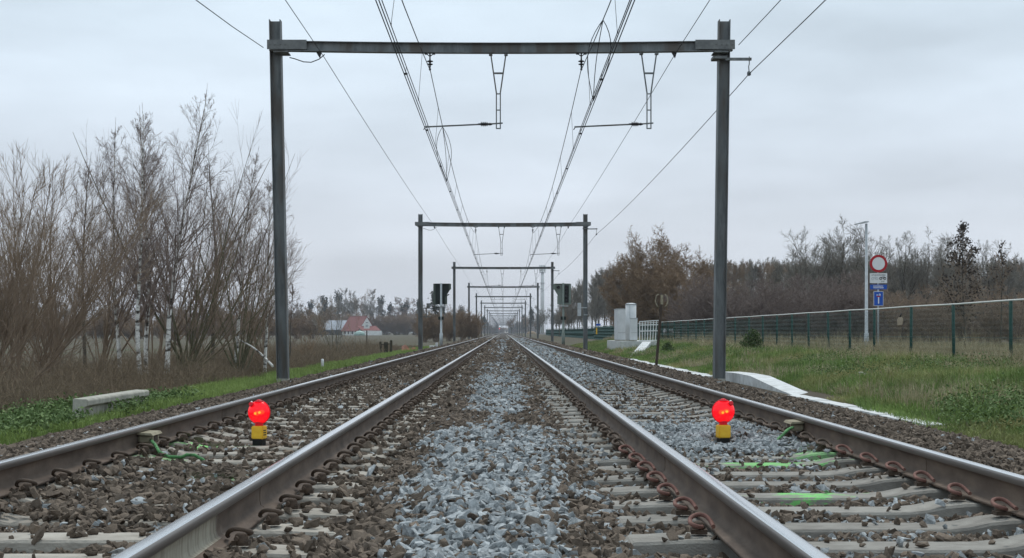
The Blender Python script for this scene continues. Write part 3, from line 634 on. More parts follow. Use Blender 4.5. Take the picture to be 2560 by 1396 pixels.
# ------------------------------------------------------------------ red warning lamps
def lamp(loc, rz, label, knob):
    root = empty('warning_lamp', loc, label, 'warning lamp', 'lit red warning lamps', rz)
    m = MB(); m.lathe([(0.052, -0.03), (0.058, 0.0), (0.058, 0.045), (0.054, 0.05)], 4, smooth=False, M=Matrix.Rotation(R(45), 4, 'Z')); m.build('base', M_black, root)
    m = MB(); m.box(-0.050, 0.050, -0.048, 0.048, 0.045, 0.152); m.build('battery_box', M_yellow, root, bevel=0.008)
    m = MB()
    for k in range(3): m.box(0.0505, 0.0520, -0.03, 0.02, 0.075 + k * 0.018, 0.083 + k * 0.018)
    m.build('sticker', M_rustpost, root.children[-1])
    m = MB(); m.lathe([(0.036, 0.151), (0.033, 0.160), (0.033, 0.172), (0.040, 0.185)], 20); m.build('neck', M_redcap, root)
    m = MB(); prof = [(0.094 * math.sin(math.pi * k / 18) + 1e-4, 0.262 - 0.094 * math.cos(math.pi * k / 18)) for k in range(19)]
    m.lathe(prof, 32, sy=0.72); gl = m.build('globe', M_globe, root)
    m = MB(); m.tube([(0.0955 * math.sin(2 * math.pi * k / 32), 0, 0.262 + 0.0955 * math.cos(2 * math.pi * k / 32)) for k in range(33)], 0.0042, 6); m.build('lens_rim', M_redcap, gl)
    m = MB(); m.lathe([(0.0005, -0.011), (0.009, -0.006), (0.011, 0), (0.009, 0.006), (0.0005, 0.011)], 10, (-0.017, -0.04, 0.254)); m.lathe([(0.0005, -0.011), (0.010, -0.006), (0.013, 0), (0.010, 0.006), (0.0005, 0.011)], 10, (0.018, -0.035, 0.262)); m.build('bulb', M_bulb, gl)
    m = MB(); m.lathe([(0.0005, -0.020), (0.016, -0.014), (0.024, 0), (0.016, 0.014), (0.0005, 0.020)], 12, (-0.017, -0.012, 0.254), sx=1.2, sy=0.4); m.lathe([(0.0005, -0.020), (0.016, -0.014), (0.024, 0), (0.016, 0.014), (0.0005, 0.020)], 12, (0.024, -0.010, 0.264), sx=1.2, sy=0.4); m.build('glow_halo', M_glow, gl)  # added halo ellipsoids imitate the soft glow round each bulb
    m = MB(); m.lathe([(0.042, 0.345), (0.040, 0.353), (0.020, 0.357), (0.018, 0.365), (0.012, 0.367)], 18); m.build('cap', M_redcap, root)
    m = MB(); m.lathe([(0.020, 0), (0.020, 0.016), (0.015, 0.024)], 14, M=Matrix.Translation((knob * 0.048, -0.040, 0.325)) @ Matrix.Rotation(R(70), 4, 'X')); kb = m.build('switch_knob', M_redcap, root)
    m = MB(); m.lathe([(0.009, 0), (0.010, 0.006), (0.006, 0.012)], 10, M=Matrix.Translation((knob * 0.052, -0.03, 0.342)) @ Matrix.Rotation(R(30), 4, 'X')); m.build('sensor_button', M_white, kb)
    return root
lamp((at(648, 1108, 11.15).x, 11.15, -0.226), R(-14), 'lit red warning lamp on yellow box in the birch side track among brown stones', -1)
lamp((at(1808, 1110, 11.15).x, 11.15, -0.218), R(10), 'lit red warning lamp on yellow box in the fence side track among pale stones', 1)

# bond boxes with sprayed cable, clamped to the rails
def bond(x, y, sgn, cable, label, second=None):
    root = empty('bond_box', (x, y, 0), label, 'cable box', 'rail bond boxes')
    m = MB(); m.box(sgn * 0.012, sgn * 0.115, -0.11, 0.11, -0.125, -0.060) if sgn > 0 else m.box(-0.115, -0.012, -0.11, 0.11, -0.125, -0.060); m.build('housing', M_box, root, bevel=0.012)
    m = MB(); m.prism([(sgn * 0.012, -0.058), (sgn * 0.13, -0.066), (sgn * 0.115, -0.048), (sgn * 0.012, -0.043)], -0.14, 0.14); m.build('lid', M_box, root)
    m = MB(); m.box(*sorted((sgn * 0.116, sgn * 0.119)), -0.05, 0.045, -0.115, -0.072); m.build('cover_plate', M_rustpost, root)
    m = MB(); m.tube([Vector(p) - Vector((x, y, 0)) for p in cable], 0.012, 8); m.build('cable', M_spray, root)
    return root
bx = CL - HG
bond(bx, 10.1, 1, [(bx + 0.11, 9.98, -0.10), (bx + 0.17, 9.86, -0.12), (bx + 0.24, 9.72, -0.165), (bx + 0.33, 9.64, -0.190), (bx + 0.42, 9.63, -0.192), (bx + 0.46, 9.60, -0.172), (bx + 0.52, 9.58, -0.172), (bx + 0.58, 9.56, -0.20), (bx + 0.64, 9.56, -0.26)],
     'dusty cable box on the birch side rail with a bright green sprayed cable')
bx = CR + HG
bond(bx, 11.35, -1, [(bx - 0.11, 11.20, -0.09), (bx - 0.17, 11.10, -0.10), (bx - 0.24, 11.00, -0.14), (bx - 0.31, 10.90, -0.18), (bx - 0.36, 10.80, -0.23), (bx - 0.38, 10.70, -0.29)],
     'dusty cable box on the fence side rail above pale grey stones, green cable')
# ------------------------------------------------------------------ portal gantries
GY = [31.34, 82.8, 139.3, 198.4, 252.8, 310.3, 367.0] + [367.0 + 57 * k for k in range(1, 19)]
def gantry(y, cx, leanL, leanR, label, group, detailed):
    root = empty('portal_gantry', (cx, y, 0), label, 'catenary gantry', group)
    zb, zt = 7.07, 7.285
    for sx, ln in ((-1, leanL), (1, leanR)):
        m = MB(); Mx = Matrix.Translation((sx * 5.0, 0, -0.5)) @ Matrix.Shear('XY', 4, (0, 0)) 
        Mx = Matrix(((1, 0, ln, sx * 5.0), (0, 1, 0, 0), (0, 0, 1, -0.5), (0, 0, 0, 1)))
        m.box(-0.112, 0.112, -0.007, 0.007, 0, 8.32, Mx)
        for e in (-1, 1): m.box(*sorted((e * 0.112, e * 0.130)), -0.125, 0.125, 0, 8.34, Mx)
        m.build('post', M_steel, root)
        if detailed:
            m = MB(); m.box(-0.135, 0.135, -0.13, 0.13, 0.0, 0.22, Matrix.Translation((sx * 5.0, 0, -0.60))); m.build('foundation', M_old_conc, root)
    # beam: I section with a slight sag, in front of the posts
    m = MB(); n = 16; X = [-5.28 + 10.56 * k / n for k in range(n + 1)]
    yb = -0.20; sag = lambda x: -0.055 * (1 - (x / 5.35) ** 2) if detailed else -0.03 * (1 - (x / 5.35) ** 2)
    def strip(y0, y1, z0, z1):
        for a, b2 in zip(X[:-1], X[1:]):
            P = [(a, y0, z0 + sag(a)), (b2, y0, z0 + sag(b2)), (b2, y1, z0 + sag(b2)), (a, y1, z0 + sag(a)), (a, y0, z1 + sag(a)), (b2, y0, z1 + sag(b2)), (b2, y1, z1 + sag(b2)), (a, y1, z1 + sag(a))]
            v = [m.bm.verts.new(p) for p in P]
            for q in ((0, 3, 2, 1), (4, 5, 6, 7), (0, 1, 5, 4), (2, 3, 7, 6)): m.bm.faces.new([v[i] for i in q])
    strip(yb - 0.085, yb + 0.085, zb + 0.03, zb + 0.045); strip(yb - 0.085, yb + 0.085, zt + 0.03, zt + 0.045); strip(yb - 0.005, yb + 0.005, zb + 0.045, zt + 0.03)
    m.build('beam', M_steel, root)
    if detailed:
        for sx in (-1, 1):
            m = MB(); m.box(*sorted((sx * 4.42, sx * 5.32)), yb - 0.105, yb - 0.088, zb + 0.05, zt + 0.05)
            for k in range(4): m.lathe([(0.016, 0), (0.016, 0.02)], 6, M=Matrix.Translation((sx * (4.9 + 0.12 * k), yb - 0.105, zb + 0.16)) @ Matrix.Rotation(R(90), 4, 'X'))
            m.build('splice_plate', M_steelL, root)
            m = MB(); m.box(*sorted((sx * 4.85, sx * 5.18)), yb - 0.09, 0.15, zb - 0.015, zb + 0.010); m.build('clamp', M_steel, root)
    # hangers, steady arms, insulators
    for hx, ax in ((-0.115, -1.80), (3.32, 1.62)):
        hx -= cx; ax -= cx
        m = MB(); zt_ = zb + 0.03 + sag(hx) - 0.002
        for e in (-1, 1):
            m.bar((hx + e * 0.175, yb, zt_), (hx + e * 0.045, yb, 6.14), 0.030); m.bar((hx + e * 0.045, yb, 6.14), (hx + e * 0.045, yb, 5.33), 0.026)
            if detailed: m.box(hx + e * 0.175 - 0.04, hx + e * 0.175 + 0.04, yb - 0.06, yb + 0.06, zt_ - 0.05, zt_)
        m.box(hx - 0.10, hx + 0.10, yb - 0.012, yb + 0.012, 6.57, 6.61)
        for z in (6.12, 5.75, 5.33): m.box(hx - 0.055, hx + 0.055, yb - 0.012, yb + 0.012, z - 0.012, z + 0.012)
        m.build('drop_bracket', M_steel, root)
        m = MB(); m.tube([(hx + 0.10, yb, 5.455), (hx - 0.10, yb, 5.44), (ax, yb, 5.365)], 0.019, 6); m.tube([(ax + 0.02, yb, 5.365), (ax - 0.02, yb, 5.30)], 0.012, 5); arm = m.build('steady_arm', M_steel, root)
        m = MB()
        Mi = Matrix.Translation((hx - 0.30, yb, 5.43)) @ Matrix.Rotation(R(90), 4, 'Y')
        m.lathe([(0.02, -0.16), (0.022, -0.10), (0.06, -0.09), (0.025, -0.06), (0.062, -0.045), (0.025, -0.015), (0.062, 0.0), (0.025, 0.03), (0.055, 0.045), (0.02, 0.07), (0.035, 0.10), (0.018, 0.16)], 8, M=Mi); m.build('insulator', M_insul, arm)
    for ix in (-1.675, 1.777):
        ix -= cx; z0 = zb + 0.03 + sag(ix); m = MB()
        if detailed:
            for e in (-1, 1): m.tube([(ix + e * 0.08, yb - 0.01, z0 + 0.02), (ix + e * 0.06, yb, z0 - 0.03), (ix, yb, z0 - 0.08)], 0.011, 5)
            for e in (-1, 1): m.box(ix + e * 0.09 - 0.03, ix + e * 0.09 + 0.03, yb - 0.05, yb + 0.05, z0 - 0.03, z0 - 0.002)
        m.lathe([(0.012, -0.40), (0.03, -0.37), (0.012, -0.34), (0.02, -0.32), (0.022, -0.30), (0.018, -0.28), (0.068, -0.262), (0.068, -0.25), (0.02, -0.235), (0.024, -0.21), (0.072, -0.195), (0.072, -0.182), (0.02, -0.165), (0.014, -0.06), (0.02, -0.04), (0.012, 0)], 10, (ix, yb, z0))
        m.build('suspension_insulator', M_insul, root)
    # side bracket on the fence side
    m = MB(); m.box(5.12, 5.72, -0.19, -0.13, 6.89, 6.95); m.box(4.84, 5.16, -0.20, 0.16, 6.93, 6.99); m.tube([(5.67, -0.16, 6.98), (5.67, -0.16, 6.80), (5.655, -0.16, 6.76), (5.665, -0.16, 6.64)], 0.012, 5)
    m.lathe([(0.02, -0.06), (0.045, -0.04), (0.045, 0.02), (0.015, 0.05)], 8, (5.665, -0.16, 6.60)); m.build('side_bracket', M_steel, root)
    if detailed:
        m = MB(); m.tube([(-4.83, -0.14, 6.96), (-4.72, -0.17, 6.93), (-4.5, -0.2, 6.85), (-4.33, -0.2, 6.84), (-4.15, -0.2, 6.91), (-4.02, -0.2, 7.02)], 0.012, 5); m.build('bonding_cable', M_wire, root)
        for wx in (-4.15, 3.95):
            m = MB(); m.prism([(wx - 0.06, 7.06), (wx + 0.06, 7.06), (wx + 0.02, 6.93), (wx - 0.02, 6.99)], yb - 0.02, yb + 0.02); m.build('wire_clamp', M_insul, root)
    return root
ORD = ['nearest tall portal gantry of dark steel spanning both tracks across the top of the view', 'second portal gantry, its posts just in front of the two signals',
       'third portal gantry beyond the signals, crossing in front of the white mast top', 'fourth portal gantry counted from the near one, framing the far tracks',
       'fifth portal gantry counted from the near one', 'sixth portal gantry counted from the near one']
grp = 'portal gantries over the two tracks'
gantry(GY[0], -0.055, -0.0215, 0.0145, ORD[0], grp, True)
g2 = gantry(GY[1], -0.03, 0, 0, ORD[1], grp, True)
gf = gantry(GY[2], -0.01, 0, 0, ORD[2], grp, False)
for k, y in enumerate(GY[3:]):
    c = copy_tree(gf); c.location = (0.0, y, 0); c.rotation_euler = (0, 0, random.uniform(-0.004, 0.004))
    c['label'] = ORD[k + 3] if k + 3 < 6 else 'small distant portal gantry in the shrinking row fading into haze'

m = MB(); m.bar((-5.1, -0.16, 2.12), (-4.38, -0.16, 2.12), 0.05); m.bar((-5.1, -0.16, 1.60), (-4.36, -0.16, 1.60), 0.05); m.box(-4.62, -4.42, -0.2, -0.1, 2.10, 2.42); m.box(-4.66, -4.60, -0.17, -0.12, 1.58, 2.14); m.build('bracket_frame', M_steel, g2)
m = MB(); m.box(4.52, 4.74, -0.12, -0.09, 1.65, 2.44); m.bar((4.5, -0.15, 2.15), (5.1, -0.15, 2.15), 0.04); m.bar((4.9, -0.15, 1.72), (5.15, -0.15, 1.72), 0.04); m.build('bracket_panel', M_galv, g2)
# ------------------------------------------------------------------ overhead wires
def span_pts(xf, zs, sag, y0=-26.0, n=9, lim=25):
    Y = [y0] + GY[:lim]; out = []
    for a, b2 in zip(Y[:-1], Y[1:]):
        nn = n if a < 260 else 4
        for k in range(nn):
            t = k / nn; y = a + (b2 - a) * t; s = sag * ((b2 - a) / 57.0) ** 2
            out.append((xf(y), y, zs - 4 * s * t * (1 - t)))
    out.append((xf(Y[-1]), Y[-1], zs)); return out
yofs = -0.2
def zmess(y):
    Y = [-26.0] + GY
    for a, b2 in zip(Y[:-1], Y[1:]):
        if a <= y <= b2: t = (y - a) / (b2 - a); return 6.68 - 4 * 0.98 * ((b2 - a) / 57.0) ** 2 * t * (1 - t)
    return 6.68
for side, (xc, xm, lab) in enumerate(((-1.765, -1.675, 'overhead contact line of the birch side track with droppers and twin contact wires'), (1.815, 1.777, 'overhead contact line of the fence side track with a looped jumper'))):
    root = empty('overhead_line', (0, 0, 0), lab, 'overhead line', 'overhead contact lines')
    for dx in (-0.022, 0.022):
        m = MB(); m.tube(span_pts(lambda y: xc + dx, 5.335, 0.0), 0.009, 5); m.build('contact_wire', M_wire, root)
    m = MB(); m.tube(span_pts(lambda y: xc + 0.01, 5.50, 0.03), 0.008, 5); m.build('auxiliary_wire', M_wire, root)
    m = MB(); m.tube(span_pts(lambda y: xm, 6.68, 0.98, n=14), 0.0095, 5); m.build('messenger_wire', M_wire, root)
    y = 21.3 + side * 0.55
    cnt = 0
    while cnt < 34:
        zt = zmess(y)
        if zt > 5.62:
            m = MB(); m.tube([(xm, y, zt), (xc + 0.01, y + 0.02, 5.49)], 0.0042, 4)
            m.tube([(xc + 0.01, y + 0.02, 5.49), (xc + 0.018, y - 0.02, 5.50), (xc + 0.01, y, 5.47)], 0.009, 5)
            m.build('dropper', M_wire, root); m = MB(); y2 = y + 3.4; m.tube([(xc + 0.01, y2, 5.49), (xc - 0.01, y2, 5.34)], 0.004, 4); m.box(xc - 0.03, xc + 0.03, y2 - 0.03, y2 + 0.03, 5.345, 5.375)
            m.build('short_dropper', M_wire, root); cnt += 1
        y += 6.9
    ja, jb = ((37.6, 42.5), (24.35, 27.6))[side]
    m = MB()
    for s, w in ((-0.03, 0.22), (0.0, 0.06), (0.035, -0.20)):
        pts = []
        for k in range(11):
            t = k / 10; za = zmess(ja); pts.append((xm + (xc - xm) * t + (-1 if side else 1) * w * math.sin(math.pi * t), ja + (jb - ja) * (t ** 1.5), za + (5.36 - za) * (t if abs(w) < 0.1 else (0.75 * t + 0.25 * t ** 3)) - 0.03 * math.sin(math.pi * t)))
        m.tube(pts, 0.008, 5)
    m.build('jumper_loop', M_wire, root)
def single_wire(name, pts, r, label):
    m = MB(); m.tube(pts, r, 5); tag(m.build(name, M_wire), label, 'overhead wire')
single_wire('earth_wire', span_pts(lambda y: -4.15, 7.05, 0.12), 0.008, 'thin earth wire clamped under the gantry beams near the birch side posts')
single_wire('earth_wire', span_pts(lambda y: 3.93, 7.05, 0.12), 0.008, 'thin earth wire clamped under the gantry beams near the fence side posts')
single_wire('feeder_wire', [(p[0], p[1] - 0.16, p[2]) for p in span_pts(lambda y: 5.61, 6.58, 0.24)], 0.010, 'sagging cable hung from the side brackets outside the fence side posts')
def para(x0, y0, z0, x1, y1, z1, sag, n=16):
    return [(x0 + (x1 - x0) * k / n, y0 + (y1 - y0) * k / n, z0 + (z1 - z0) * k / n - 4 * sag * (k / n) * (1 - k / n)) for k in range(n + 1)]
single_wire('stay_wire', para(-5.47, 31.1, 7.17, -5.55, -26, 7.17, 1.35), 0.009, 'wire ending at the birch side end of the nearest gantry beam')
single_wire('stay_wire', para(5.36, 31.1, 7.23, 5.45, -26, 7.3, 0.40), 0.009, 'wire ending at the fence side end of the nearest gantry beam')
# ------------------------------------------------------------------ signals
def signal(x, y, front, label):
    sx = 1 if not front else -1                       # side of the wing
    root = empty('railway_signal', (x, y, -0.45), label, 'railway signal', 'railway signals')
    m = MB(); m.lathe([(0.12, 0), (0.12, 1.02), (0.08, 1.06), (0.08, 4.68), (0.06, 4.72)], 12, (0, -0.10, 0)); m.build('post', M_galv if not front else M_signgreen, root)
    z0, z1 = 3.16, 4.66
    out = [(-0.50, z0), (0.36, z0), (0.36, z0 + 0.62), (0.64, z1 - 0.42), (0.64, z1), (-0.50, z1)]
    if front: out = [(-a, c) for a, c in out]
    m = MB(); m.prism(out, 0.02, 0.16); m.build('screen', M_signgreen if front else M_signdark, root)
    m = MB(); n = len(out)
    for i in range(n):
        a, b2 = out[i], out[(i + 1) % n]; m.bar((a[0], -0.02, a[1]), (b2[0], -0.02, b2[1]), 0.16, 0.030)
    m.build('frame', M_signgreen if front else M_signedge, root)
    if front:
        m = MB(); m.box(0.10, 0.40, -0.04, 0.018, z0 + 0.12, z1 - 0.10); m.build('lamp_panel', M_signdark, root)
        for lx, lz in ((0.25, z1 - 0.28), (0.25, z1 - 0.60), (0.25, z1 - 0.92), (0.25, z1 - 1.22), (-0.36, z1 - 0.26)):
            m = MB(); m.lathe([(0.10, 0), (0.12, 0.08), (0.12, 0.16), (0.10, 0.16), (0.095, 0.02)], 14, M=Matrix.Translation((lx, -0.03, lz)) @ Matrix.Rotation(R(90), 4, 'X')); m.build('lamp_hood', M_lens, root)
    else:
        m = MB(); m.box(-0.36, 0.04, -0.02, 0.018, z0 + 0.15, z1 - 0.25); m.bar((-0.34, -0.05, z1 - 0.35), (0.40, -0.05, z1 - 0.33), 0.03); m.bar((-0.22, -0.04, z0 + 0.1), (-0.22, -0.04, z1 - 0.3), 0.03); m.build('back_housing', M_signdark, root)
        m = MB(); m.bar((0.30, 0, z0 + 0.58), (0.58, -0.1, z0 + 0.72), 0.07); m.build('wing_arm', M_signdark, root)
    m = MB(); m.box(-0.44, 0.36, -0.30, 0.25, z0 - 0.16, z0 - 0.10); m.build('service_step', M_galv, root)
    m = MB(); m.box(-0.20, -0.05, -0.25, 0.0, 2.02, 2.26); m.box(0.05, 0.19, -0.25, 0.0, 2.02, 2.26); m.build('junction_box', M_signdark, root)
    return root
signal(px2x(1103, 100), 100, False, 'railway signal seen from behind, black screen, on the birch side of the tracks')
signal(px2x(1408, 100), 100, True, 'grey green railway signal with unlit round lamps on the fence side of the tracks')

# ------------------------------------------------------------------ right hand side: duct, platform, cabinets, fence
root = empty('cable_trough', (5.2, 30, -0.45), 'white concrete cable trough with a raised ramp starting beside the near fence side post', 'cable trough')
m = MB(); pts = [(34.0, 0.00), (33.0, 0.18), (31.0, 0.205), (29.2, 0.20), (27.4, 0.105), (26.0, 0.03), (24.6, -0.02)]
for (ya, za), (yb2, zb2) in zip(pts[:-1], pts[1:]):
    v = [(0.08, ya - 30, za), (0.50, ya - 30, za), (0.50, yb2 - 30 + 0.012, zb2), (0.08, yb2 - 30 + 0.012, zb2)]
    lo = [(a, b2, -0.35) for a, b2, c in v]; V8 = [m.bm.verts.new(p) for p in v + lo]
    for q in ((0, 1, 2, 3), (4, 7, 6, 5), (0, 4, 5, 1), (2, 6, 7, 3), (1, 5, 6, 2), (3, 7, 4, 0)): m.bm.faces.new([V8[i] for i in q])
m.build('ramp', M_white_conc, root)
rt = random.Random(2)
for k in range(8):
    y = 24.75 - k * 1.0; m = MB(); m.box(-0.02 - 0.03 * rt.random(), 0.24, y - 1.0 + 0.012 - 30, y - 30, -0.2, 0.0 + 0.006 * (k % 2)); m.build('cover_slab', M_white_conc, root)
for k in range(22):
    y = 35.0 + k * 1.0; m = MB(); m.box(-0.12, 0.28, y + 0.012 - 30, y + 1.0 - 30, -0.2, 0.01 + 0.006 * (k % 2)); m.build('cover_slab', M_white_conc, root)

def PX(px, Y): return px2x(px, Y)
m = MB(); m.box(6.19, 8.13, 72.2, 81.5, -0.7, 0.19); tag(m.build('equipment_platform', M_conc, bevel=0.015), 'raised concrete platform carrying the grey cabinets', 'platform')
def cabinet(x0, x1, y0, y1, h, label, curved=False):
    root = empty('equipment_cabinet', ((x0 + x1) / 2, (y0 + y1) / 2, 0.19), label, 'cabinet', 'grey trackside cabinets'); w, d = (x1 - x0) / 2, (y1 - y0) / 2
    m = MB()
    if curved: m.lathe([(1, 0.07), (1, h - 0.06)], 24, sx=w, sy=d, smooth=True)
    else: m.box(-w, w, -d, d, 0.07, h - 0.05)
    m.build('body', M_cab, root)
    m = MB()
    if curved: m.lathe([(1.05, h - 0.058), (1.05, h - 0.02), (0.6, h + 0.03)], 24, sx=w, sy=d)
    else: m.box(-w - 0.02, w + 0.02, -d - 0.02, d + 0.02, h - 0.048, h)
    m.build('roof', M_galv, root)
    m = MB(); m.box(-w + 0.02, w - 0.02, -d + 0.02, d - 0.02, 0, 0.068); m.build('plinth', M_old_conc, root)
    m = MB(); m.box(-w * 0.9, w * 0.9, -d - 0.006, -d - 0.001, 0.45, 0.46) if not curved else m.box(-w * 0.3, -w * 0.3 + 0.01, -d * 0.98, -d * 0.9, 0.1, h - 0.1); m.build('door_seam', M_steel, root)
cabinet(PX(1543, 75), PX(1567, 75), 75.0, 77.0, 1.78, 'tall flat sided grey cabinet at the far end of the concrete platform')
cabinet(PX(1565, 73.6), PX(1592, 73.6), 73.6, 74.2, 2.03, 'tallest grey cabinet with rounded top on the concrete platform', True)
cabinet(PX(1576, 72.6), PX(1593.5, 72.6), 72.6, 73.0, 1.24, 'short grey cabinet in front of the rounded one on the platform')
root = empty('guard_rail', (0, 73.2, 0.19), 'white tubular barred guard rail standing on the concrete platform', 'railing')
xa, xb = PX(1599, 73.2), PX(1645, 73.2)
for k in range(8):
    t = k / 7; m = MB(); m.bar((xa + (xb - xa) * t, 0, 0.02), (xa + (xb - xa) * t + 0.07 * t, 0, 1.05 + 0.06 * t), 0.035 if k not in (0, 7) else 0.05); m.build('bar', M_white, root)
for z0, z1 in ((0.03, 0.05), (0.54, 0.56), (0.86, 0.89), (1.05, 1.12)):
    m = MB(); m.bar((xa - 0.02, -0.03, z0), (xb + 0.07 * z1, -0.03, z1), 0.045); m.build('cross_rail', M_white, root)
root = empty('ramp_steps', (0, 0, 0), 'sloping white concrete steps leading up to the cabinet platform', 'steps')
A = Vector((PX(1586, 60.5), 60.5, -0.40)); B = Vector((PX(1617, 72.1), 72.1, 0.17))
for k in range(3):
    a = A.lerp(B, k / 3 + 0.004); b2 = A.lerp(B, (k + 1) / 3 - 0.004); m = MB(); m.bar(a - Vector((0, 0, 0.09)), b2 - Vector((0, 0, 0.09)), 0.44, 0.18); m.build('step_slab', M_white_conc, root)
# leaning post with round sign
root = empty('marker_post', (PX(1640, 44), 44, -0.42), 'dark leaning rusty post with a round sign against the brown bush', 'post')
m = MB(); m.bar((0, 0, -0.1), (0.17, 0, 2.0), 0.085, 0.06); m.build('post', M_rustpost, root)
m = MB(); 
for a0 in (-60, 120):
    m.tube([(0.18 + 0.20 * math.cos(R(a0 + k * 15)), 0, 2.12 + 0.24 * math.sin(R(a0 + k * 15))) for k in range(9)], 0.018, 6)
m.box(0.15, 0.23, -0.02, 0.02, 1.98, 2.30); m.build('sign_ring', M_box, root)

# fence
FX = 10.0; FB, FT = -0.13, 1.31
yp = [23.4, 26.9, 30.3, 33.5, 36.8, 39.4, 42.0, 44.7, 47.3, 49.9, 52.6, 55.6, 58.9] + [58.9 + 3.0 * k for k in range(1, 88)]
root = empty('chain_link_fence', (FX, 23.4, FB), 'long green chain link fence with a pale top tube along the grass bank', 'fence')
m = MB(); m.lathe([(0.037, -0.25), (0.037, FT - FB - 0.01)], 8); pm = m.build('post', M_green_post, root); pm.location = (0, 0, 0)
for y in yp[1:]:
    o = pm.copy(); col.objects.link(o); o.parent = root; o.location = (0, y - 23.4, 0); o.rotation_euler = (random.uniform(-0.012, 0.012), random.uniform(-0.012, 0.012), 0)
m = MB(); m.tube([(0, y - 23.4, FT - FB + 0.006 * math.sin(y)) for y in yp], 0.018, 8); m.build('top_tube', M_pipe, root)
m = MB()
for z in (0.05, 0.7): m.tube([(-0.036, y - 23.4, z) for y in yp], 0.004, 4)
m.build('tension_wire', M_green_post, root)
def netting(y0, y1, pitch, r, x=-0.04):
    n = int((y1 - y0) / pitch); rows = int((FT - FB - 0.05) / pitch); P = np.zeros((n, rows + 1, 3)); k = np.arange(rows + 1)
    base = np.arange(n) * pitch + y0
    P[:, :, 1] = base[:, None] + np.where((k[None, :] + 0) % 2 == 0, 0, pitch) - 23.4; P[:, :, 0] = x + np.where(k[None, :] % 2 == 0, 0.003, -0.003); P[:, :, 2] = 0.02 + k[None, :] * pitch * 0.98
    return ring_tubes(P, np.full(P.shape[:2], r), 3)
nets = [netting(23.4, 45, 0.055, 0.0020), netting(45, 80, 0.075, 0.0032), netting(80, 150, 0.15, 0.0075), netting(150, 320, 0.3, 0.022)]
V, f = join_vf(nets); link('netting', np_mesh('netting', V, f, M_net, False), root)

# fly-tipped bits and signs by the fence
p = at(2250, 800, 31.6)
root = empty('hanging_bag', (FX - 0.10, (FX - 0.1) * F / (2250 - VX), 0), 'crumpled brown bag hanging on the chain link fence', 'bag')
m = MB(); s_ = 34.4 / F; zc = H + (VY - 800) * s_
m.prism([(-0.06, zc - 0.14), (0.05, zc - 0.13), (0.075, zc - 0.02), (0.07, zc + 0.05), (0.02, zc + 0.07), (-0.05, zc + 0.05), (-0.07, zc - 0.04)], -0.03, 0.03); m.build('bag', M_paper, root, bevel=0.012)
m = MB(); m.tube([(0, 0, zc + 0.06), (0.01, -0.01, zc + 0.12), (0.03, 0, zc + 0.16), (0.02, 0.01, zc + 0.10)], 0.018, 6); m.build('knot', M_blackbag, root)
yy = FX * F / (1494 - VX); m = MB(); m.box(FX - 0.18, FX + 0.10, yy - 0.06, yy - 0.045, H + (VY - 836) * yy / F, H + (VY - 820) * yy / F); tag(m.build('marker_plate', M_yellow), 'small yellow plate fixed on the distant part of the green fence', 'sign')
m = MB(); p = at(1496, 812.5, 150); m.box(p.x - 0.24, p.x + 0.24, 150, 150.02, p.z - 0.12, p.z + 0.12)
root = m.build('direction_sign', M_blue); tag(root, 'small blue sign showing just above the far green fence', 'sign'); m = MB(); m.lathe([(0.025, -0.5), (0.025, p.z + 0.1)], 6, (p.x, 150.05, 0)); m.build('pole', M_galv, root)

def text(s, size, parent, loc, m, rx=90):
    cu = bpy.data.curves.new('lettering', 'FONT'); cu.body = s; cu.size = size; cu.align_x = 'CENTER'; cu.align_y = 'CENTER'; cu.extrude = 0.0015
    cu.materials.append(m); t0 = bpy.data.objects.new('t', cu); col.objects.link(t0); bpy.context.view_layer.update(); me = bpy.data.meshes.new_from_object(t0.evaluated_get(bpy.context.evaluated_depsgraph_get())); bpy.data.objects.remove(t0); o = link('lettering', me); o.parent = parent; o.location = loc; o.rotation_euler = (R(rx), 0, 0); return o
Y0 = 55.0; s_ = Y0 / F
root = empty('traffic_sign_post', (px2x(2196, Y0), Y0, -0.27), 'post with round red and white sign above three smaller plates behind the fence', 'road sign')
def zz(py): return H + (VY - py) * s_ + 0.27
m = MB(); m.lathe([(0.038, -0.1), (0.038, zz(640))], 10, (0, 0.05, 0)); m.build('pole', M_galv, root)
def disc(r, y, z, th, n=40): return MB().lathe([(r, 0), (r, th)], n, smooth=False, M=Matrix.Translation((0, y, z)) @ Matrix.Rotation(R(90), 4, 'X'))
zc = zz(659.5); rd = disc(0.355, 0.0, zc, 0.02).build('round_sign', M_red, root); disc(0.255, -0.022, zc, 0.003).build('white_centre', M_white, rd)
pz = zz(696); m = MB(); m.box(-0.35, 0.35, -0.02, 0.0, pz - 0.20, pz + 0.20); ex = m.build('exception_plate', M_white, root, bevel=0.006)
text('UITGEZONDERD', 0.075, ex, (0, -0.023, pz + 0.125), M_ink)
def bike(cx, cz, s, mm, name, moto=False):
    m = MB()
    for e in (-1, 1): m.tube([(cx + e * 0.085 * s + 0.05 * s * math.cos(R(k * 30)), -0.023, cz + 0.05 * s * math.sin(R(k * 30))) for k in range(13)], 0.009 * s if not moto else 0.014 * s, 4)
    for a, b2 in (((-0.085, 0), (-0.03, 0.075)), ((-0.03, 0.075), (0.055, 0.07)), ((0.085, 0), (0.04, 0.10)), ((-0.03, 0.075), (0.005, 0.0)), ((0.005, 0.0), (0.055, 0.07)), ((0.04, 0.10), (0.02, 0.11))):
        m.bar((cx + a[0] * s, -0.023, cz + a[1] * s), (cx + b2[0] * s, -0.023, cz + b2[1] * s), 0.010 * s if not moto else 0.026 * s, 0.004)
    m.build(name, mm, ex)
bike(-0.15, pz - 0.02, 0.95, M_galv, 'bicycle_symbol'); bike(0.17, pz - 0.01, 0.95, M_ink, 'moped_symbol', True)
text('A P', 0.085, ex, (0.17, -0.023, pz - 0.135), M_ink)
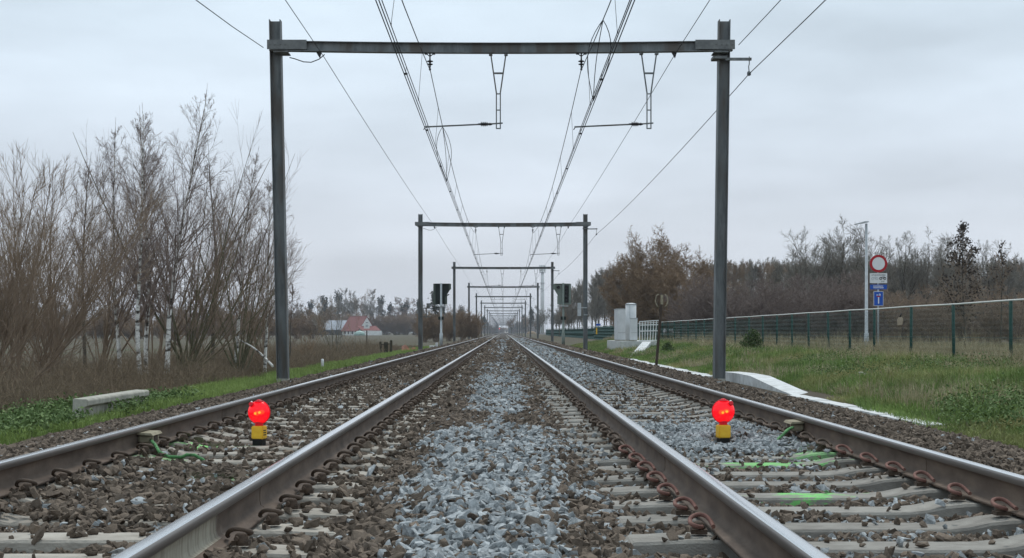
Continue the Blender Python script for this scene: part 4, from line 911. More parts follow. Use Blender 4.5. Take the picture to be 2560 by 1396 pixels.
bz = zz(718); m = MB(); m.box(-0.34, 0.34, -0.02, 0.0, bz - 0.095, bz + 0.095); bl = m.build('blue_plate', M_blue, root, bevel=0.006)
m = MB(); rr = random.Random(4)
for row in (0.035, -0.03):
    x = -0.21
    while x < 0.19: w = rr.uniform(0.012, 0.03); m.box(x, x + w, -0.024, -0.0215, bz + row - 0.022, bz + row + 0.022); x += w + 0.012
m.build('lettering', M_white, bl)
dz = zz(747); m = MB(); m.box(-0.195, 0.195, -0.02, 0.0, dz - 0.29, dz + 0.29); de = m.build('dead_end_plate', M_white, root, bevel=0.005)
m = MB(); m.box(-0.18, 0.18, -0.024, -0.0215, dz - 0.275, dz + 0.275); m.build('blue_field', M_blue, de)
m = MB(); m.box(-0.022, 0.022, -0.028, -0.0255, dz - 0.20, dz + 0.06); m.build('white_stem', M_white, de)
m = MB(); m.box(-0.075, 0.075, -0.029, -0.0255, dz + 0.065, dz + 0.105); m.build('red_bar', M_red, de)
m = MB(); m.box(-0.09, -0.01, -0.028, -0.0255, dz + 0.13, dz + 0.16); m.box(0.02, 0.045, -0.028, -0.0255, dz + 0.12, dz + 0.20); m.box(0.06, 0.08, -0.028, -0.0255, dz + 0.12, dz + 0.19); m.build('cyclist_and_walker_symbol', M_white, de)

# street lamps
def street_lamp(x, y, h, armx, label):
    z = float(gz(np.array(x)))
    root = empty('street_lamp', (x, y, z), label, 'street lamp', 'grey street lamps along the road')
    m = MB(); m.tube([(0, 0, -0.1), (0, 0, 0.9), (0, 0, 0.92), (0, 0, h - z - 0.05)], [0.11, 0.105, 0.075, 0.055], 10); m.build('pole', M_galv, root)
    e = 1 if armx > 0 else -1
    m = MB(); m.prism([(-e * 0.06, h - z), (e * abs(armx), h - z - 0.10), (e * abs(armx), h - z - 0.06), (e * abs(armx) * 0.2, h - z + 0.05), (-e * 0.08, h - z + 0.06)][::e], -0.14, 0.14); m.build('lamp_head', M_galv, root)
street_lamp(px2x(2166, 62), 62, H + (VY - 557) * 62 / F, -0.52, 'tall grey street lamp beside the round traffic sign')
street_lamp(px2x(1590, 155), 155, H + (VY - 699) * 155 / F, 0.85, 'grey street lamp rising behind the cabinets')
for pxx, yy, ty in ((1443, 277, 756), (1423, 300, 762), (1405, 330, 773), (1364, 470, 789), (1368, 520, 797), (1351, 560, 793)):
    street_lamp(px2x(pxx, yy), yy, H + (VY - ty) * yy / F, 1.0, 'slim distant street lamp among those beyond the fence side signal')

# mast
root = empty('telecom_mast', (px2x(1356, 700), 700, -0.4), 'white round telecom mast topped by a ring of antennas behind the third gantry', 'mast')
m = MB(); m.lathe([(1.0, 0), (0.95, 20), (0.85, 28.2), (0.75, 31.5)], 16); m.build('shaft', M_white, root)
m = MB(); m.lathe([(1.5, 26.0), (1.5, 26.25)], 16); m.lathe([(1.7, 31.4), (1.7, 31.65)], 16); m.build('platform', M_galv, root)
for k in range(9):
    a = 2 * math.pi * k / 9; m = MB(); m.box(-0.24, 0.24, -0.12, 0.12, 31.9, 35.2, Matrix.Rotation(a, 4, 'Z') @ Matrix.Translation((0, 1.55, 0))); m.build('antenna', M_white, root)
m = MB(); m.lathe([(0.2, 31.6), (0.2, 35.0)], 8); m.tube([(1.45 * math.cos(k * math.pi / 8), 1.45 * math.sin(k * math.pi / 8), 34.4) for k in range(17)], 0.08, 4); m.tube([(1.45 * math.cos(k * math.pi / 8), 1.45 * math.sin(k * math.pi / 8), 32.6) for k in range(17)], 0.08, 4); m.build('antenna_frame', M_galv, root)

# ------------------------------------------------------------------ left hand side objects
root = empty('coping_block', (-5.8, 20.0, -0.50), 'long pale concrete coping block with an overhanging lip lying beside the birch side ballast', 'concrete block')
m = MB(); m.prism([(-0.02, -0.06), (0.12, -0.06), (0.12, 0.16), (0.19, 0.20), (0.19, 0.265), (0.17, 0.285), (-0.02, 0.285)], -1.5, 1.5); m.build('body', M_old_conc, root, bevel=0.006); root.rotation_euler = (0, R(2), R(-1.0))
root = empty('old_post_cluster', (px2x(964, 81), 81, -0.62), 'cluster of mossy dark upright posts at the edge of the grass verge', 'posts')
for k, (dx, h, w) in enumerate(((-0.28, 0.74, 0.13), (0.02, 0.70, 0.24), (0.30, 0.82, 0.14))):
    m = MB(); m.box(dx - w / 2, dx + w / 2, -0.07 + 0.05 * k, 0.07 + 0.05 * k, -0.2, h); m.build('post', M_wood, root, bevel=0.015).rotation_euler = (0, 0.03 * (k - 1), 0)
m = MB(); m.bar((-0.3, -0.09, 0.55), (0.3, -0.02, 0.60), 0.05); m.build('rail', M_wood, root)
m = MB(); m.lathe([(0.05, 0), (0.05, 0.36), (0.03, 0.38)], 8, (px2x(806, 47), 47, -0.62)); m.mi = 0; tag(m.build('marker_stake', M_white), 'short white stake at the grass edge past the near birch side gantry post', 'stake')
# orange netting heap
g = np.random.default_rng(21); nx, ny = 60, 12
U, Wd = np.meshgrid(np.linspace(0, 1, nx), np.linspace(0, 1, ny), indexing='ij')
Xn = px2x(1004, 86) + U * 1.75; Yn = 86 + 0.4 * np.sin(U * 9) + 0.3 * Wd; Zn = -0.58 + Wd * (0.20 + 0.14 * np.sin(U * 5 + 1) + 0.12 * np.sin(U * 17)) + g.normal(0, 0.012, U.shape)
Pn = np.stack([Xn, Yn, Zn], -1)
Vn = join_vf([ring_tubes(Pn, np.full(Pn.shape[:2], 0.008), 3), ring_tubes(Pn.transpose(1, 0, 2), np.full((ny, nx), 0.006), 3)])
tag(link('safety_netting', np_mesh('safety_netting', Vn[0], Vn[1], M_orange, False)), 'crumpled orange safety netting on the verge beside the second birch side gantry post', 'netting')
m = MB(); m.box(px2x(1075, 97), px2x(1091, 97), 96, 97, -0.42, -0.28); m.box(px2x(1090, 97), px2x(1095, 97), 96, 97, -0.40, -0.08); tag(m.build('cable_pit', M_white_conc), 'low white concrete cable pit at the foot of the black signal', 'cable pit')
root = empty('notice_board', (px2x(917, 120), 120, -0.8), 'white square board on a brown post in front of the red roofed house', 'sign')
m = MB(); m.box(-0.05, 0.05, -0.03, 0.03, -0.1, 1.6); m.build('post', M_rustpost, root)
m = MB(); zb_ = H + 0.8 + (VY - 815) * 120 / F; m.box(-0.25, 0.25, -0.05, -0.031, zb_ - 0.24, zb_ + 0.24); bd = m.build('board', M_white, root)
m = MB(); m.box(-0.10, 0.12, -0.0535, -0.051, zb_ - 0.12, zb_ + 0.10); m.build('faded_panel', M_galv, bd)

# farm
HY = 600.0
def house():
    root = empty('farmhouse', (px2x(896, HY), HY, -0.8), 'white farmhouse with a steep red tiled roof', 'house', None, R(-48))
    L, Wd, e, r = 6.2, 4.3, 2.4, 8.1                      # half length (x), half width (y), eave, ridge
    m = MB(); m.prism([(-Wd, -0.3), (Wd, -0.3), (Wd, e), (0, r - 0.15), (-Wd, e)], -L, L, Matrix.Rotation(R(90), 4, 'Z')); m.build('wall', M_wall, root)
    m = MB()
    for s in (-1, 1): m.prism([(s * (Wd + 0.5), e - 0.75), (s * (Wd + 0.5), e - 0.5), (0, r + 0.25), (0, r)][::s], -L - 0.35, L + 0.35, Matrix.Rotation(R(90), 4, 'Z'))
    roof = m.build('roof', M_tile, root)
    m = MB(); m.bar((-L - 0.4, 0, r + 0.26), (L + 0.4, 0, r + 0.26), 0.25, 0.12); m.build('ridge_cap', M_tile, roof)
    m = MB(); m.prism([(-Wd + 0.2, -0.3), (Wd + 0.6, -0.3), (Wd + 0.6, 1.9), (-Wd + 0.2, 2.0)], -2.2, 0.0, Matrix.Translation((L + 2.21, 0, 0)) @ Matrix.Rotation(R(90), 4, 'Z')); an = m.build('annexe', M_wall, root)
    m = MB(); P = [(L + 0.02, -Wd - 0.6, 3.9), (L + 2.9, -Wd - 0.6, 1.9), (L + 2.9, Wd + 1.2, 1.9), (L + 0.02, Wd + 0.6, 3.9)]
    for dz_ in (0, 0.18): m.poly([(a, b2, c + dz_) for a, b2, c in P])
    m.build('annexe_roof', M_tile, root)
    for wx, wy, ww, wz in ((2.1, L + 4.43, 0, 0),): pass
    for yy_ in (-3.0, -1.0, 1.2, 3.2):
        m = MB(); m.box(L + 2.215, L + 2.26, yy_ - 0.45, yy_ + 0.45, 0.5, 1.5); m.build('window', M_glassd, root)
    m = MB(); m.box(L + 0.005, L + 0.05, -0.55, 0.55, 4.4, 5.6); m.build('window', M_glassd, root)
    for xx in (-4.0, -1.5, 1.5, 4.0):
        m = MB(); m.box(xx - 0.5, xx + 0.5, -Wd - 0.05, -Wd - 0.005, 0.5, 1.7); m.build('window', M_glassd, root)
house()
root = empty('barn', (px2x(815, 620), 620, -0.8), 'long dark barn with a grey sheet roof beside the red roofed house', 'barn')
m = MB(); m.box(-9.2, 10.5, -4, 5, -0.3, 2.75); m.build('wall', M_barn, root)
m = MB()
for P in (((-9.6, -4.7, 2.5), (10.9, -4.7, 2.5), (10.9, 0.5, 6.7), (-9.6, 0.5, 6.7)), ((-9.6, 5.7, 2.5), (10.9, 5.7, 2.5), (10.9, 0.5, 6.7), (-9.6, 0.5, 6.7))):
    m.poly(P); m.poly([(a, b2, c - 0.2) for a, b2, c in P])
m.build('roof', M_sheet, root)
m = MB(); m.box(-6, -3, -4.06, -4.005, -0.2, 2.3); m.build('door', M_signdark, root)
m = MB(); m.lathe([(1.5, 0), (1.45, 0.7), (1.1, 1.4), (0.6, 1.8), (0.1, 1.95)], 16, (px2x(899, 560), 560, -0.8), sx=1.6); tag(m.build('polytunnel', M_poly), 'small domed green polytunnel in front of the farmhouse wall', 'polytunnel')
# far small hut
root = empty('trackside_hut', (px2x(1182, 470), 470, -0.6), 'small dark flat roofed hut far beside the birch side track', 'hut')
m = MB(); m.box(-1.4, 1.4, -1.2, 1.2, -0.2, 2.2); m.build('wall', M_barn, root)
m = MB(); m.box(-1.6, 1.6, -1.4, 1.4, 2.203, 2.5); m.build('roof', M_conc, root)
# far earth mound, level crossing lights and car
g = np.random.default_rng(8); m = MB(); m.lathe([(2.1, 0), (1.8, 0.7), (1.1, 1.3), (0.1, 1.5)], 14, (px2x(1329, 500), 500, -0.5), sx=1.0, sy=1.4); tag(m.build('earth_mound', M_sand), 'mound of dug sandy earth far along the fence side track', 'mound')
CY = 1150.0
root = empty('car', (px2x(1265.5, CY), CY, -0.3), 'car with glaring headlights waiting at the far crossing', 'car')
m = MB(); m.box(-0.9, 0.9, -2.1, 2.1, 0.3, 0.95); m.build('body', M_carp, root, bevel=0.08); m = MB(); m.prism([(-0.8, 0.95), (0.8, 0.95), (0.6, 1.5), (-0.6, 1.5)], -0.9, 1.6); m.build('cabin', M_glassd, root)
for e in (-1, 1):
    m = MB(); m.lathe([(0.30, 0), (0.30, 0.05)], 10, M=Matrix.Translation((e * 0.75, -2.11, 0.72)) @ Matrix.Rotation(R(90), 4, 'X')); m.build('headlight', M_hl, root)
    for yv in (-1.3, 1.3): m = MB(); m.lathe([(0.32, -0.1), (0.32, 0.1)], 12, M=Matrix.Translation((e * 0.85, yv, 0.32)) @ Matrix.Rotation(R(90), 4, 'Y')); m.build('wheel', M_black, root)
def xsignal(px, py, Y, mm, label):
    p = at(px, py, Y); root = empty('crossing_light', (p.x, Y, -0.5), label, 'crossing light')
    m = MB(); m.lathe([(0.08, 0), (0.08, p.z + 0.5)], 8); m.build('post', M_galv, root)
    m = MB(); m.box(-0.75, 0.75, -0.12, 0.0, p.z + 0.1, p.z + 0.9); m.build('backboard', M_signdark, root)
    m = MB(); m.lathe([(0.24, 0), (0.24, 0.06)], 14, M=Matrix.Translation((0, -0.125, p.z + 0.5)) @ Matrix.Rotation(R(90), 4, 'X')); m.build('lamp', mm, root)
xsignal(1248.5, 822.5, 1100, M_redsig, 'lit red crossing light far down the line')
xsignal(1270.0, 823.0, 1100, M_hl, 'lit white lamp far down the line near the vanishing point')
xsignal(1262.5, 825.5, 1200, M_hl, 'tiny lit white lamp low between the far rails')
# rock in the grass
g = np.random.default_rng(31); pr = stone_protos(77, 1, 26)[0]
pos = at(2168, 945, 27.5); Vr = pr[0] * np.array([0.17, 0.13, 0.13]) + np.array([pos.x, 27.5, float(gz(np.array(pos.x), np.array(27.5))) + 0.13]); tag(link('stone_block', np_mesh('stone_block', Vr, pr[1], M_old_conc)), 'pale broken stone block lying in the bank grass', 'stone')
# road beyond the fence
m = MB(); m.box(13.6, 17.9, 20, 900, -0.30, -0.19); tag(m.build('road', M_asph), kind='structure')
# ------------------------------------------------------------------ grass and undergrowth
def blades(g, X, Y, h, w, lean=0.35, z=None, curl=0.3):
    n = len(X); Z = (gz(X, Y) if z is None else z) - 0.01; a = g.uniform(0, 2 * np.pi, n); la = g.uniform(0, 2 * np.pi, n); l = np.abs(g.normal(0, lean, n)) * h
    wx, wy = np.cos(a) * w / 2, np.sin(a) * w / 2; lx, ly = np.cos(la) * l, np.sin(la) * l
    b = np.stack([X, Y, Z], 1); side = np.stack([wx, wy, np.zeros(n)], 1)
    mid = b + np.stack([lx * 0.35, ly * 0.35, h * 0.55], 1); tip = b + np.stack([lx, ly, h * (1 - curl * np.minimum(l / np.maximum(h, 1e-4), 1))], 1)
    V = np.stack([b - side, b + side, mid + side * 0.75, mid - side * 0.75, tip + side * 0.12, tip - side * 0.12], 1).reshape(-1, 3)
    i = (np.arange(n) * 6)[:, None]
    return V, np.concatenate([i + np.array([[0, 1, 2, 3]]), i + np.array([[3, 2, 4, 5]])])
def patch_noise(X, Y, s, ph=0.0):
    return 0.5 + 0.25 * np.sin(X * s + ph + 1.3 * np.sin(Y * s * 0.6)) + 0.25 * np.sin(Y * s * 0.8 + 2 * np.sin(X * s * 0.7 + ph))
g = np.random.default_rng(41)
def dsc(n, x0, x1, y0, y1, pw=1.6):                    # density falls with distance
    Y = y0 + (y1 - y0) * g.random(n) ** pw; return g.uniform(x0, x1, n), Y
def cull(X, Y, m=1.5):
    return np.abs(X) < Y * 0.385 + m
# left verge
X, Y = dsc(150000, -8.2, -5.0, 11, 110, 2.0); k = cull(X, Y) & (X < -5.0 - 0.25 * patch_noise(X, Y, 2.3)); X, Y = X[k], Y[k]
k = (g.random(len(X)) < np.clip((X + 8.2) / 1.2, 0.15, 1)); X, Y = X[k], Y[k]
h = g.uniform(0.05, 0.15, len(X)) * (1 + 0.5 * patch_noise(X, Y, 1.1)); sc = np.clip(Y / 25, 1, 3)
V, f = blades(g, X, Y, h, 0.008 * sc, 0.6); tag(link('verge_grass', np_mesh('verge_grass', V, f, M_grass)), 'short green grass strip along the birch side ballast', 'grass', kind='stuff')
# low broad-leaved weeds in the near left corner
X, Y = dsc(9000, -8.5, -5.3, 12, 24, 1.0); k = cull(X, Y, 2.0) & (patch_noise(X, Y, 1.7) > 0.42); X, Y = X[k], Y[k]
pts = np.stack([X, Y, gz(X, Y) + g.uniform(0.03, 0.20, len(X))], 1); V, f = leaves_vf(g, pts, 0.030, 3, 0.05); tag(link('verge_weeds', np_mesh('verge_weeds', V, f, M_weed)), 'low leafy green weeds beside the concrete coping block', 'weeds', kind='stuff')
# right bank
X, Y = dsc(340000, 5.02, 10.6, 11, 110, 1.9); k = cull(X, Y) & (X > np.interp(Y, [17, 21], [5.0, 5.35]) + 0.2 * patch_noise(X, Y, 2.1)) & ~((X < 5.78) & (Y > 23) & (Y < 34.5)); X, Y = X[k], Y[k]
h = g.uniform(0.07, 0.25, len(X)) * (0.5 + 1.0 * patch_noise(X, Y, 0.9)) * np.interp(X, [5.1, 6.5, 10], [0.55, 1.0, 1.25]); sc = np.clip(Y / 22, 1, 3)
V, f = blades(g, X, Y, h, 0.009 * sc, 0.55); tag(link('bank_grass', np_mesh('bank_grass', V, f, M_grassb)), 'tousled green and yellowing grass on the bank below the fence', 'grass', kind='stuff')
X, Y = dsc(19000, 5.4, 9.8, 14, 90, 1.6); pn = patch_noise(X, Y, 0.75, 1.0); k = cull(X, Y) & (pn > 0.60) & ~((X < 5.85) & (Y > 22) & (Y < 34.5)); X, Y = X[k], Y[k]
pts = np.stack([X, Y, gz(X, Y) + g.uniform(0.05, 0.30, len(X))], 1); V, f = leaves_vf(g, pts, 0.022, 4, 0.06); tag(link('bank_weeds', np_mesh('bank_weeds', V, f, M_weed)), 'leafy dark green weeds among the bank grass', 'weeds', kind='stuff')
# dry tall straw along the fence and in patches
X1, Y1 = dsc(52000, 9.4, 12.2, 20, 130, 1.7); X2, Y2 = dsc(24000, 5.8, 9.2, 16, 80, 1.6); k = patch_noise(X2, Y2, 0.8, 3.0) > 0.58; X2, Y2 = X2[k], Y2[k]
X, Y = np.concatenate([X1, X2]), np.concatenate([Y1, Y2]); k = cull(X, Y); X, Y = X[k], Y[k]
h = g.uniform(0.28, 0.72, len(X)) * np.interp(X, [9.4, 10.1], [0.45, 1.0]) * (0.5 + patch_noise(X, Y, 1.3)); V, f = blades(g, X, Y, h, 0.007 * np.clip(Y / 22, 1, 3), 0.45, curl=0.5)
tag(link('dry_grass', np_mesh('dry_grass', V, f, M_straw)), 'tall straw coloured dry grass along the foot of the fence', 'grass', kind='stuff')
tx, ty = dsc(900, 5.9, 10.4, 13, 80, 1.5); kx = g.random(len(tx)) < np.interp(tx, [6, 8.6, 9.2], [0.45, 0.5, 1.0]); tx, ty = tx[kx], ty[kx]; k = cull(tx, ty); tx, ty = tx[k], ty[k]; nb = 70; ti = np.repeat(np.arange(len(tx)), nb); sp_ = 0.10 * np.clip(ty[ti] / 30, 0.8, 1.6)
X = tx[ti] + g.normal(0, 1, len(ti)) * sp_; Y = ty[ti] + g.normal(0, 1, len(ti)) * sp_; hh = (g.uniform(0.20, 0.42, len(tx)) * np.interp(tx, [8.6, 9.3], [1, 1.35]))[ti] * g.uniform(0.6, 1.1, len(ti)); k = X < 9.93; X, Y, hh, ti = X[k], Y[k], hh[k], ti[k]
dry = (g.random(len(tx)) < np.interp(tx, [6, 8.4, 9.2], [0.15, 0.35, 0.9]))[ti]
for nm, mm_, kk, lab in (('grass_tufts', M_grassb, ~dry, 'coarse green grass tussocks standing up from the bank'), ('dry_tufts', M_straw, dry, 'bleached straw tussocks on the bank and below the fence')):
    V, f = blades(g, X[kk], Y[kk], hh[kk], 0.009 * np.clip(Y[kk] / 22, 1, 3), 0.65, curl=0.5); tag(link(nm, np_mesh(nm, V, f, mm_)), lab, 'grass', kind='stuff')
# meadow beyond the fence
X, Y = dsc(50000, 10.6, 34, 26, 100, 1.5); k = cull(X, Y) & ~((X > 13.5) & (X < 18)); X, Y = X[k], Y[k]
h = g.uniform(0.10, 0.45, len(X)) * np.interp(X, [10.6, 13.2, 18.2, 22], [1.3, 0.9, 0.8, 1.0]); V, f = blades(g, X, Y, h, 0.02 * np.clip(Y / 40, 1, 3), 0.5); tag(link('meadow_grass', np_mesh('meadow_grass', V, f, M_meadow)), 'pale rough meadow grass beyond the fence', 'grass', kind='stuff')
# dead brown undergrowth under the birches and along the left verge
def stems(g, X, Y, h, r, lean=0.5, m=4):
    n = len(X); b = np.stack([X, Y, gz(X, Y) - 0.02], 1); a = g.uniform(0, 2 * np.pi, n); l = np.abs(g.normal(0, lean, n))
    P, q = grow(g, b, np.stack([np.cos(a) * l, np.sin(a) * l, np.ones(n)], 1), h, np.full(n, 1.0) * r, m, -0.10, 0.16, 0.4)
    return P, q
X, Y = dsc(26000, -14, -7.0, 15, 95, 1.7); k = cull(X, Y, 2); X, Y = X[k], Y[k]
h = g.uniform(0.25, 0.95, len(X)) * np.interp(X, [-9, -7.6, -7.0], [1.0, 0.7, 0.35]) * (0.5 + patch_noise(X, Y, 0.7)); P, q = stems(g, X, Y, h, 0.0045 * np.clip(Y / 28, 1, 2.5))
b, dd, L, r1 = spawn(g, P, q, 3, 0.2, 1.0, 0.8, 0.45, 0.3, 0.8, 0.003); P1, q1 = grow(g, b, dd, L, r1, 2, 0.0, 0.15, 0.5)
V, f = join_vf([ring_tubes(P, q, 3), ring_tubes(P1, q1, 3)]); tag(link('undergrowth', np_mesh('undergrowth', V, f, M_brush)), 'tangled dead brown brambles and stems under the birches', 'undergrowth', kind='stuff')
X, Y = dsc(40000, -13, -6.9, 15, 120, 1.7); k = cull(X, Y, 2); X, Y = X[k], Y[k]; h = g.uniform(0.12, 0.5, len(X)) * np.interp(X, [-9, -7.4, -6.9], [1, 0.8, 0.4])
V, f = blades(g, X, Y, h, 0.010 * np.clip(Y / 25, 1, 3), 0.7, curl=0.6); tag(link('dead_grass', np_mesh('dead_grass', V, f, M_brush)), 'matted dead brown grass behind the green verge', 'grass', kind='stuff')
# ------------------------------------------------------------------ near trees on the left
def lx(px, Y): return px2x(px, Y)
def base(px, Y): x = px2x(px, Y); return (x, Y, float(gz(np.array(x))) - 0.05)
gb = 'bare birches beside the track'
BIR = [(352, 38.5, 245, -0.045, 0.011, 'forked white trunked birch rising behind the far end of the coping block'), (366, 40.5, 262, 0.02, 0.010, 'white trunked birch close beside the forked one in the middle of the clump'),
       (415, 39.0, 192, 0.04, 0.010, 'tallest birch of the clump, slanting clean white stem'), (300, 41.5, 288, -0.05, 0.009, 'thin birch with a crooked pale stem on the outer side of the clump'),
       (590, 44.0, 350, 0.0, 0.009, 'birch at the gantry side of the clump with a mottled slim trunk'), (532, 46.0, 345, 0.0, 0.009, 'slender dark topped birch between the tall one and the gantry side one'),
       (662, 43.0, 432, 0.0, 0.009, 'small birch just beside the nearest birch side gantry post'), (215, 37.0, 372, -0.06, 0.009, 'leaning thin birch above the thicket near the frame edge')]
for i, (bx_, Y, ty, ln, rr_, lab) in enumerate(BIR):
    h = H + (VY - ty - (0 if i == 2 else 18)) * Y / F + 0.78
    tree('birch_tree', 'birch', 100 + i, h, base(bx_, Y), M_birch if i not in (5, 7) else M_bark, M_twig, lab, 'birch tree', gb, twig=0.0037, dens=1.28, lean=(ln, 0), rz=0)
gw = 'bare multi stemmed willows'
WIL = [(40, 27.5, 395, (0.30, 0), 'dense brown willow bush at the edge of the frame, stems leaning towards the birches'), (-60, 26.0, 430, (0.2, 0), 'willow bush cut by the frame edge'), (140, 33.0, 420, (-0.1, 0), 'willow bush between the frame edge and the birch clump'),
       (470, 42.0, 300, (0.05, 0), 'tall mossy willow fanning up behind the slanting white birch'), (450, 39.5, 470, (0.45, 0), 'willow with low mossy limbs sweeping towards the gantry post'), (600, 42.0, 440, (0.0, 0), 'willow bush in front of the gantry side birch'),
       (250, 42.0, 420, (0, 0), 'willow bush behind the thin crooked birch'), (665, 46.0, 600, (-0.05, 0), 'low willow bush half hidden by the nearest gantry post'), (380, 47.0, 330, (0, 0), 'willow bush behind the white birches')]
for i, (bx_, Y, ty, ln, lab) in enumerate(WIL):
    h = (H + (VY - ty) * Y / F + 0.78) * 0.98
    tree('willow_shrub', 'willow', 200 + i, h, base(bx_, Y), M_oliveb if i in (3, 4, 5) else M_twigb, M_twigb if i != 3 else M_twig, lab, 'willow', gw, twig=0.0040, dens=1.25 if i < 3 else 0.8, lean=ln)
tree('weeping_sapling', 'birch', 333, 3.4, base(722, 50), M_bark, M_twig, 'small drooping sapling showing past the nearest gantry post', 'sapling', None, 0.005, 0.9, (0.08, 0))
# fallen birch pole
m = MB(); a = at(598, 850, 41.5); b2 = at(682, 916, 40); pts = [a.lerp(b2, t) + Vector((0, 0, 0.10 * math.sin(math.pi * t))) for t in np.linspace(0, 1, 9)]; m.tube(pts, [0.015 + 0.003 * k for k in range(9)], 6); tag(m.build('fallen_branch', M_birch), 'thin white fallen birch stem slanting to the ground near the gantry post', 'branch')
tree('bare_shrub', 'willow', 251, 3.3, base(838, 66), M_oliveb, M_twigg, 'spreading bare shrub in front of the grey barn roof', 'shrub', None, 0.007, 0.5)
tree('bare_shrub', 'willow', 252, 3.6, base(880, 74), M_twigg, M_twigo, 'upright thin bare shrub in front of the red roof', 'shrub', None, 0.007, 0.35)
tree('bare_shrub', 'willow', 253, 1.9, base(770, 58), M_twigb, M_twigo, 'low ochre shrub just past the nearest birch side gantry post', 'shrub', None, 0.007, 0.6)

# ------------------------------------------------------------------ woodland prototypes and copies
FARZ = -20.0
wp = {}
wp['pole'] = [tree('woodland_tree', 'pole', 300 + k, 10.0, (0, 0, 0), M_pale if k % 2 else M_bark, M_twigg if k != 1 else M_twigb, 'x', 'tree', twig=0.018, dens=1.25) for k in range(3)]
wp['round'] = [tree('round_tree', 'round', 320 + k, 12.0, (0, 0, 0), M_bark, M_twigg, 'x', 'tree', twig=0.013, dens=1.15) for k in range(2)]
wp['bush'] = [tree('bare_bush', 'bushy', 340 + k, 4.0, (0, 0, 0), M_twigr, (M_twigr, M_twigb)[k], 'x', 'bush', twig=0.0085, dens=1.0) for k in range(2)]
wp['big'] = [tree('ochre_bush', 'bushy', 350, 8.0, (0, 0, 0), M_twigb, M_twigo, 'x', 'bush', twig=0.012, dens=1.35)]
wp['larch'] = [tree('bare_conifer', 'larch', 360, 18.0, (0, 0, 0), M_bark, M_twig, 'x', 'tree', twig=0.06, dens=1.0)]
wp['far'] = [tree('far_tree', 'round', 370 + k, 14.0, (0, 0, 0), M_bark, (M_twigg, M_twigb)[k], 'x', 'tree', twig=0.05, dens=0.85) for k in range(2)]
wp['ever'] = [tree('evergreen_tree', 'pole', 380, 12.0, (0, 0, 0), M_bark, M_twigb, 'x', 'tree', twig=0.03, dens=0.8, leaf=(0.30, 0.55, 1, 0.35, 0.15), leafmat=M_ever)]
used = set(); rw = random.Random(12)
def wood(kind, px, Y, topy, label, group, var=None, wide=1.0):
    lst = wp[kind]; k = var if var is not None else rw.randrange(len(lst)); pr = lst[k]
    h0 = {'pole': 10.0, 'round': 12.0 * 1.02, 'bush': 3.7, 'big': 7.4, 'larch': 18.0, 'far': 14.0, 'ever': 12.0}[kind]
    x = px2x(px, Y); z = float(gz(np.array(x))); s = max(0.2, (H + (VY - topy) * Y / F - z) / h0)
    if (kind, k) in used: c = copy_tree(pr)
    else: c = pr; used.add((kind, k))
    c.location = (x, Y, z); c.scale = (s * wide, s * wide, s); c.rotation_euler = (0, 0, rw.uniform(0, 6.28)); c['label'] = label; c['group'] = group
    return c
for i in range(34):
    px = 1398 + 176 * (i % 17) / 16 + rw.uniform(-5, 5); t = (px - 1398) / 176
    wood('pole', px, (225 if i < 17 else 262) + rw.uniform(-12, 12), 742 - 66 * min(1, t * 1.5) + rw.uniform(-6, 12) + (6 if i < 17 else 0), 'slender pale trunked tree in the wood behind the fence side signal and cabinets', 'wood behind the cabinets')
for px, Y, ty, lab in ((1648, 108, 580, 'big rounded ochre brown bush behind the round leaning sign'), (1700, 104, 628, 'ochre bush sloping down towards the near fence side gantry post'), (1602, 112, 640, 'brown bush just beside the street lamp behind the cabinets'), (1752, 100, 676, 'low ochre bush directly behind the near fence side gantry post')):
    wood('big', px, Y, ty, lab, 'ochre bushes behind the leaning sign')
for i in range(132):
    px = 1770 + 810 * (i % 44) / 43 + rw.uniform(-8, 8)
    wood('pole', px, (165, 195, 228)[i // 44] + rw.uniform(-12, 12), 670 + rw.uniform(-7, 9), 'thin dark tree in the dense wood behind the road sign', 'dense wood behind the road')
for i, (px, ty) in enumerate(((2025, 585), (2075, 566), (2112, 562), (2200, 590), (2262, 580), (2330, 586), (2385, 590), (2470, 600))):
    wood('round', px, 142 + 4 * (i % 3), ty, ['outermost tall bare round tree over the dense wood, first past the near gantry post', 'second tall round bare tree over the dense wood', 'tallest bare round tree, right behind the grey street lamp', 'bare round tree behind the round red sign', 'bare round tree just past the round red sign', 'bare round tree beside the leafy one', 'bare round tree behind the leafy tree', 'last bare round tree near the frame edge'][i], 'tall round trees over the wood')
for i in range(44):
    px = 1735 + 440 * (i % 22) / 21 + rw.uniform(-12, 12)
    wood('bush', px, (84 if i < 22 else 100) + rw.uniform(-5, 5), 708 + rw.uniform(-18, 26), 'reddish bare bush in the row beyond the green fence', 'reddish bushes beyond the fence', 0)
for i in range(18):
    px = 2190 + 400 * (i % 9) / 8 + rw.uniform(-12, 12)
    wood('bush', px, (92 if i < 9 else 112) + rw.uniform(-5, 5), 702 + rw.uniform(-16, 20), 'brown bare bush beyond the road sign', 'brown bushes beyond the road sign', 1)
tree('leafy_tree', 'birch', 401, H + (VY - 548) * 62 / F + 0.3, base(2415, 62), M_bark, M_twigb, 'small tree still holding dark dead leaves beyond the fence', 'tree', None, 0.008, 1.0, leaf=(0.075, 0.22, 1, 0.08, 0.10), leafmat=M_leaf)
tree('leafy_tree', 'birch', 402, H + (VY - 598) * 66 / F + 0.3, base(2500, 66), M_bark, M_twigb, 'smaller tree with few dark leaves next to the leafy one', 'tree', None, 0.008, 0.7, leaf=(0.07, 0.12, 1, 0.08, 0.10), leafmat=M_leaf)
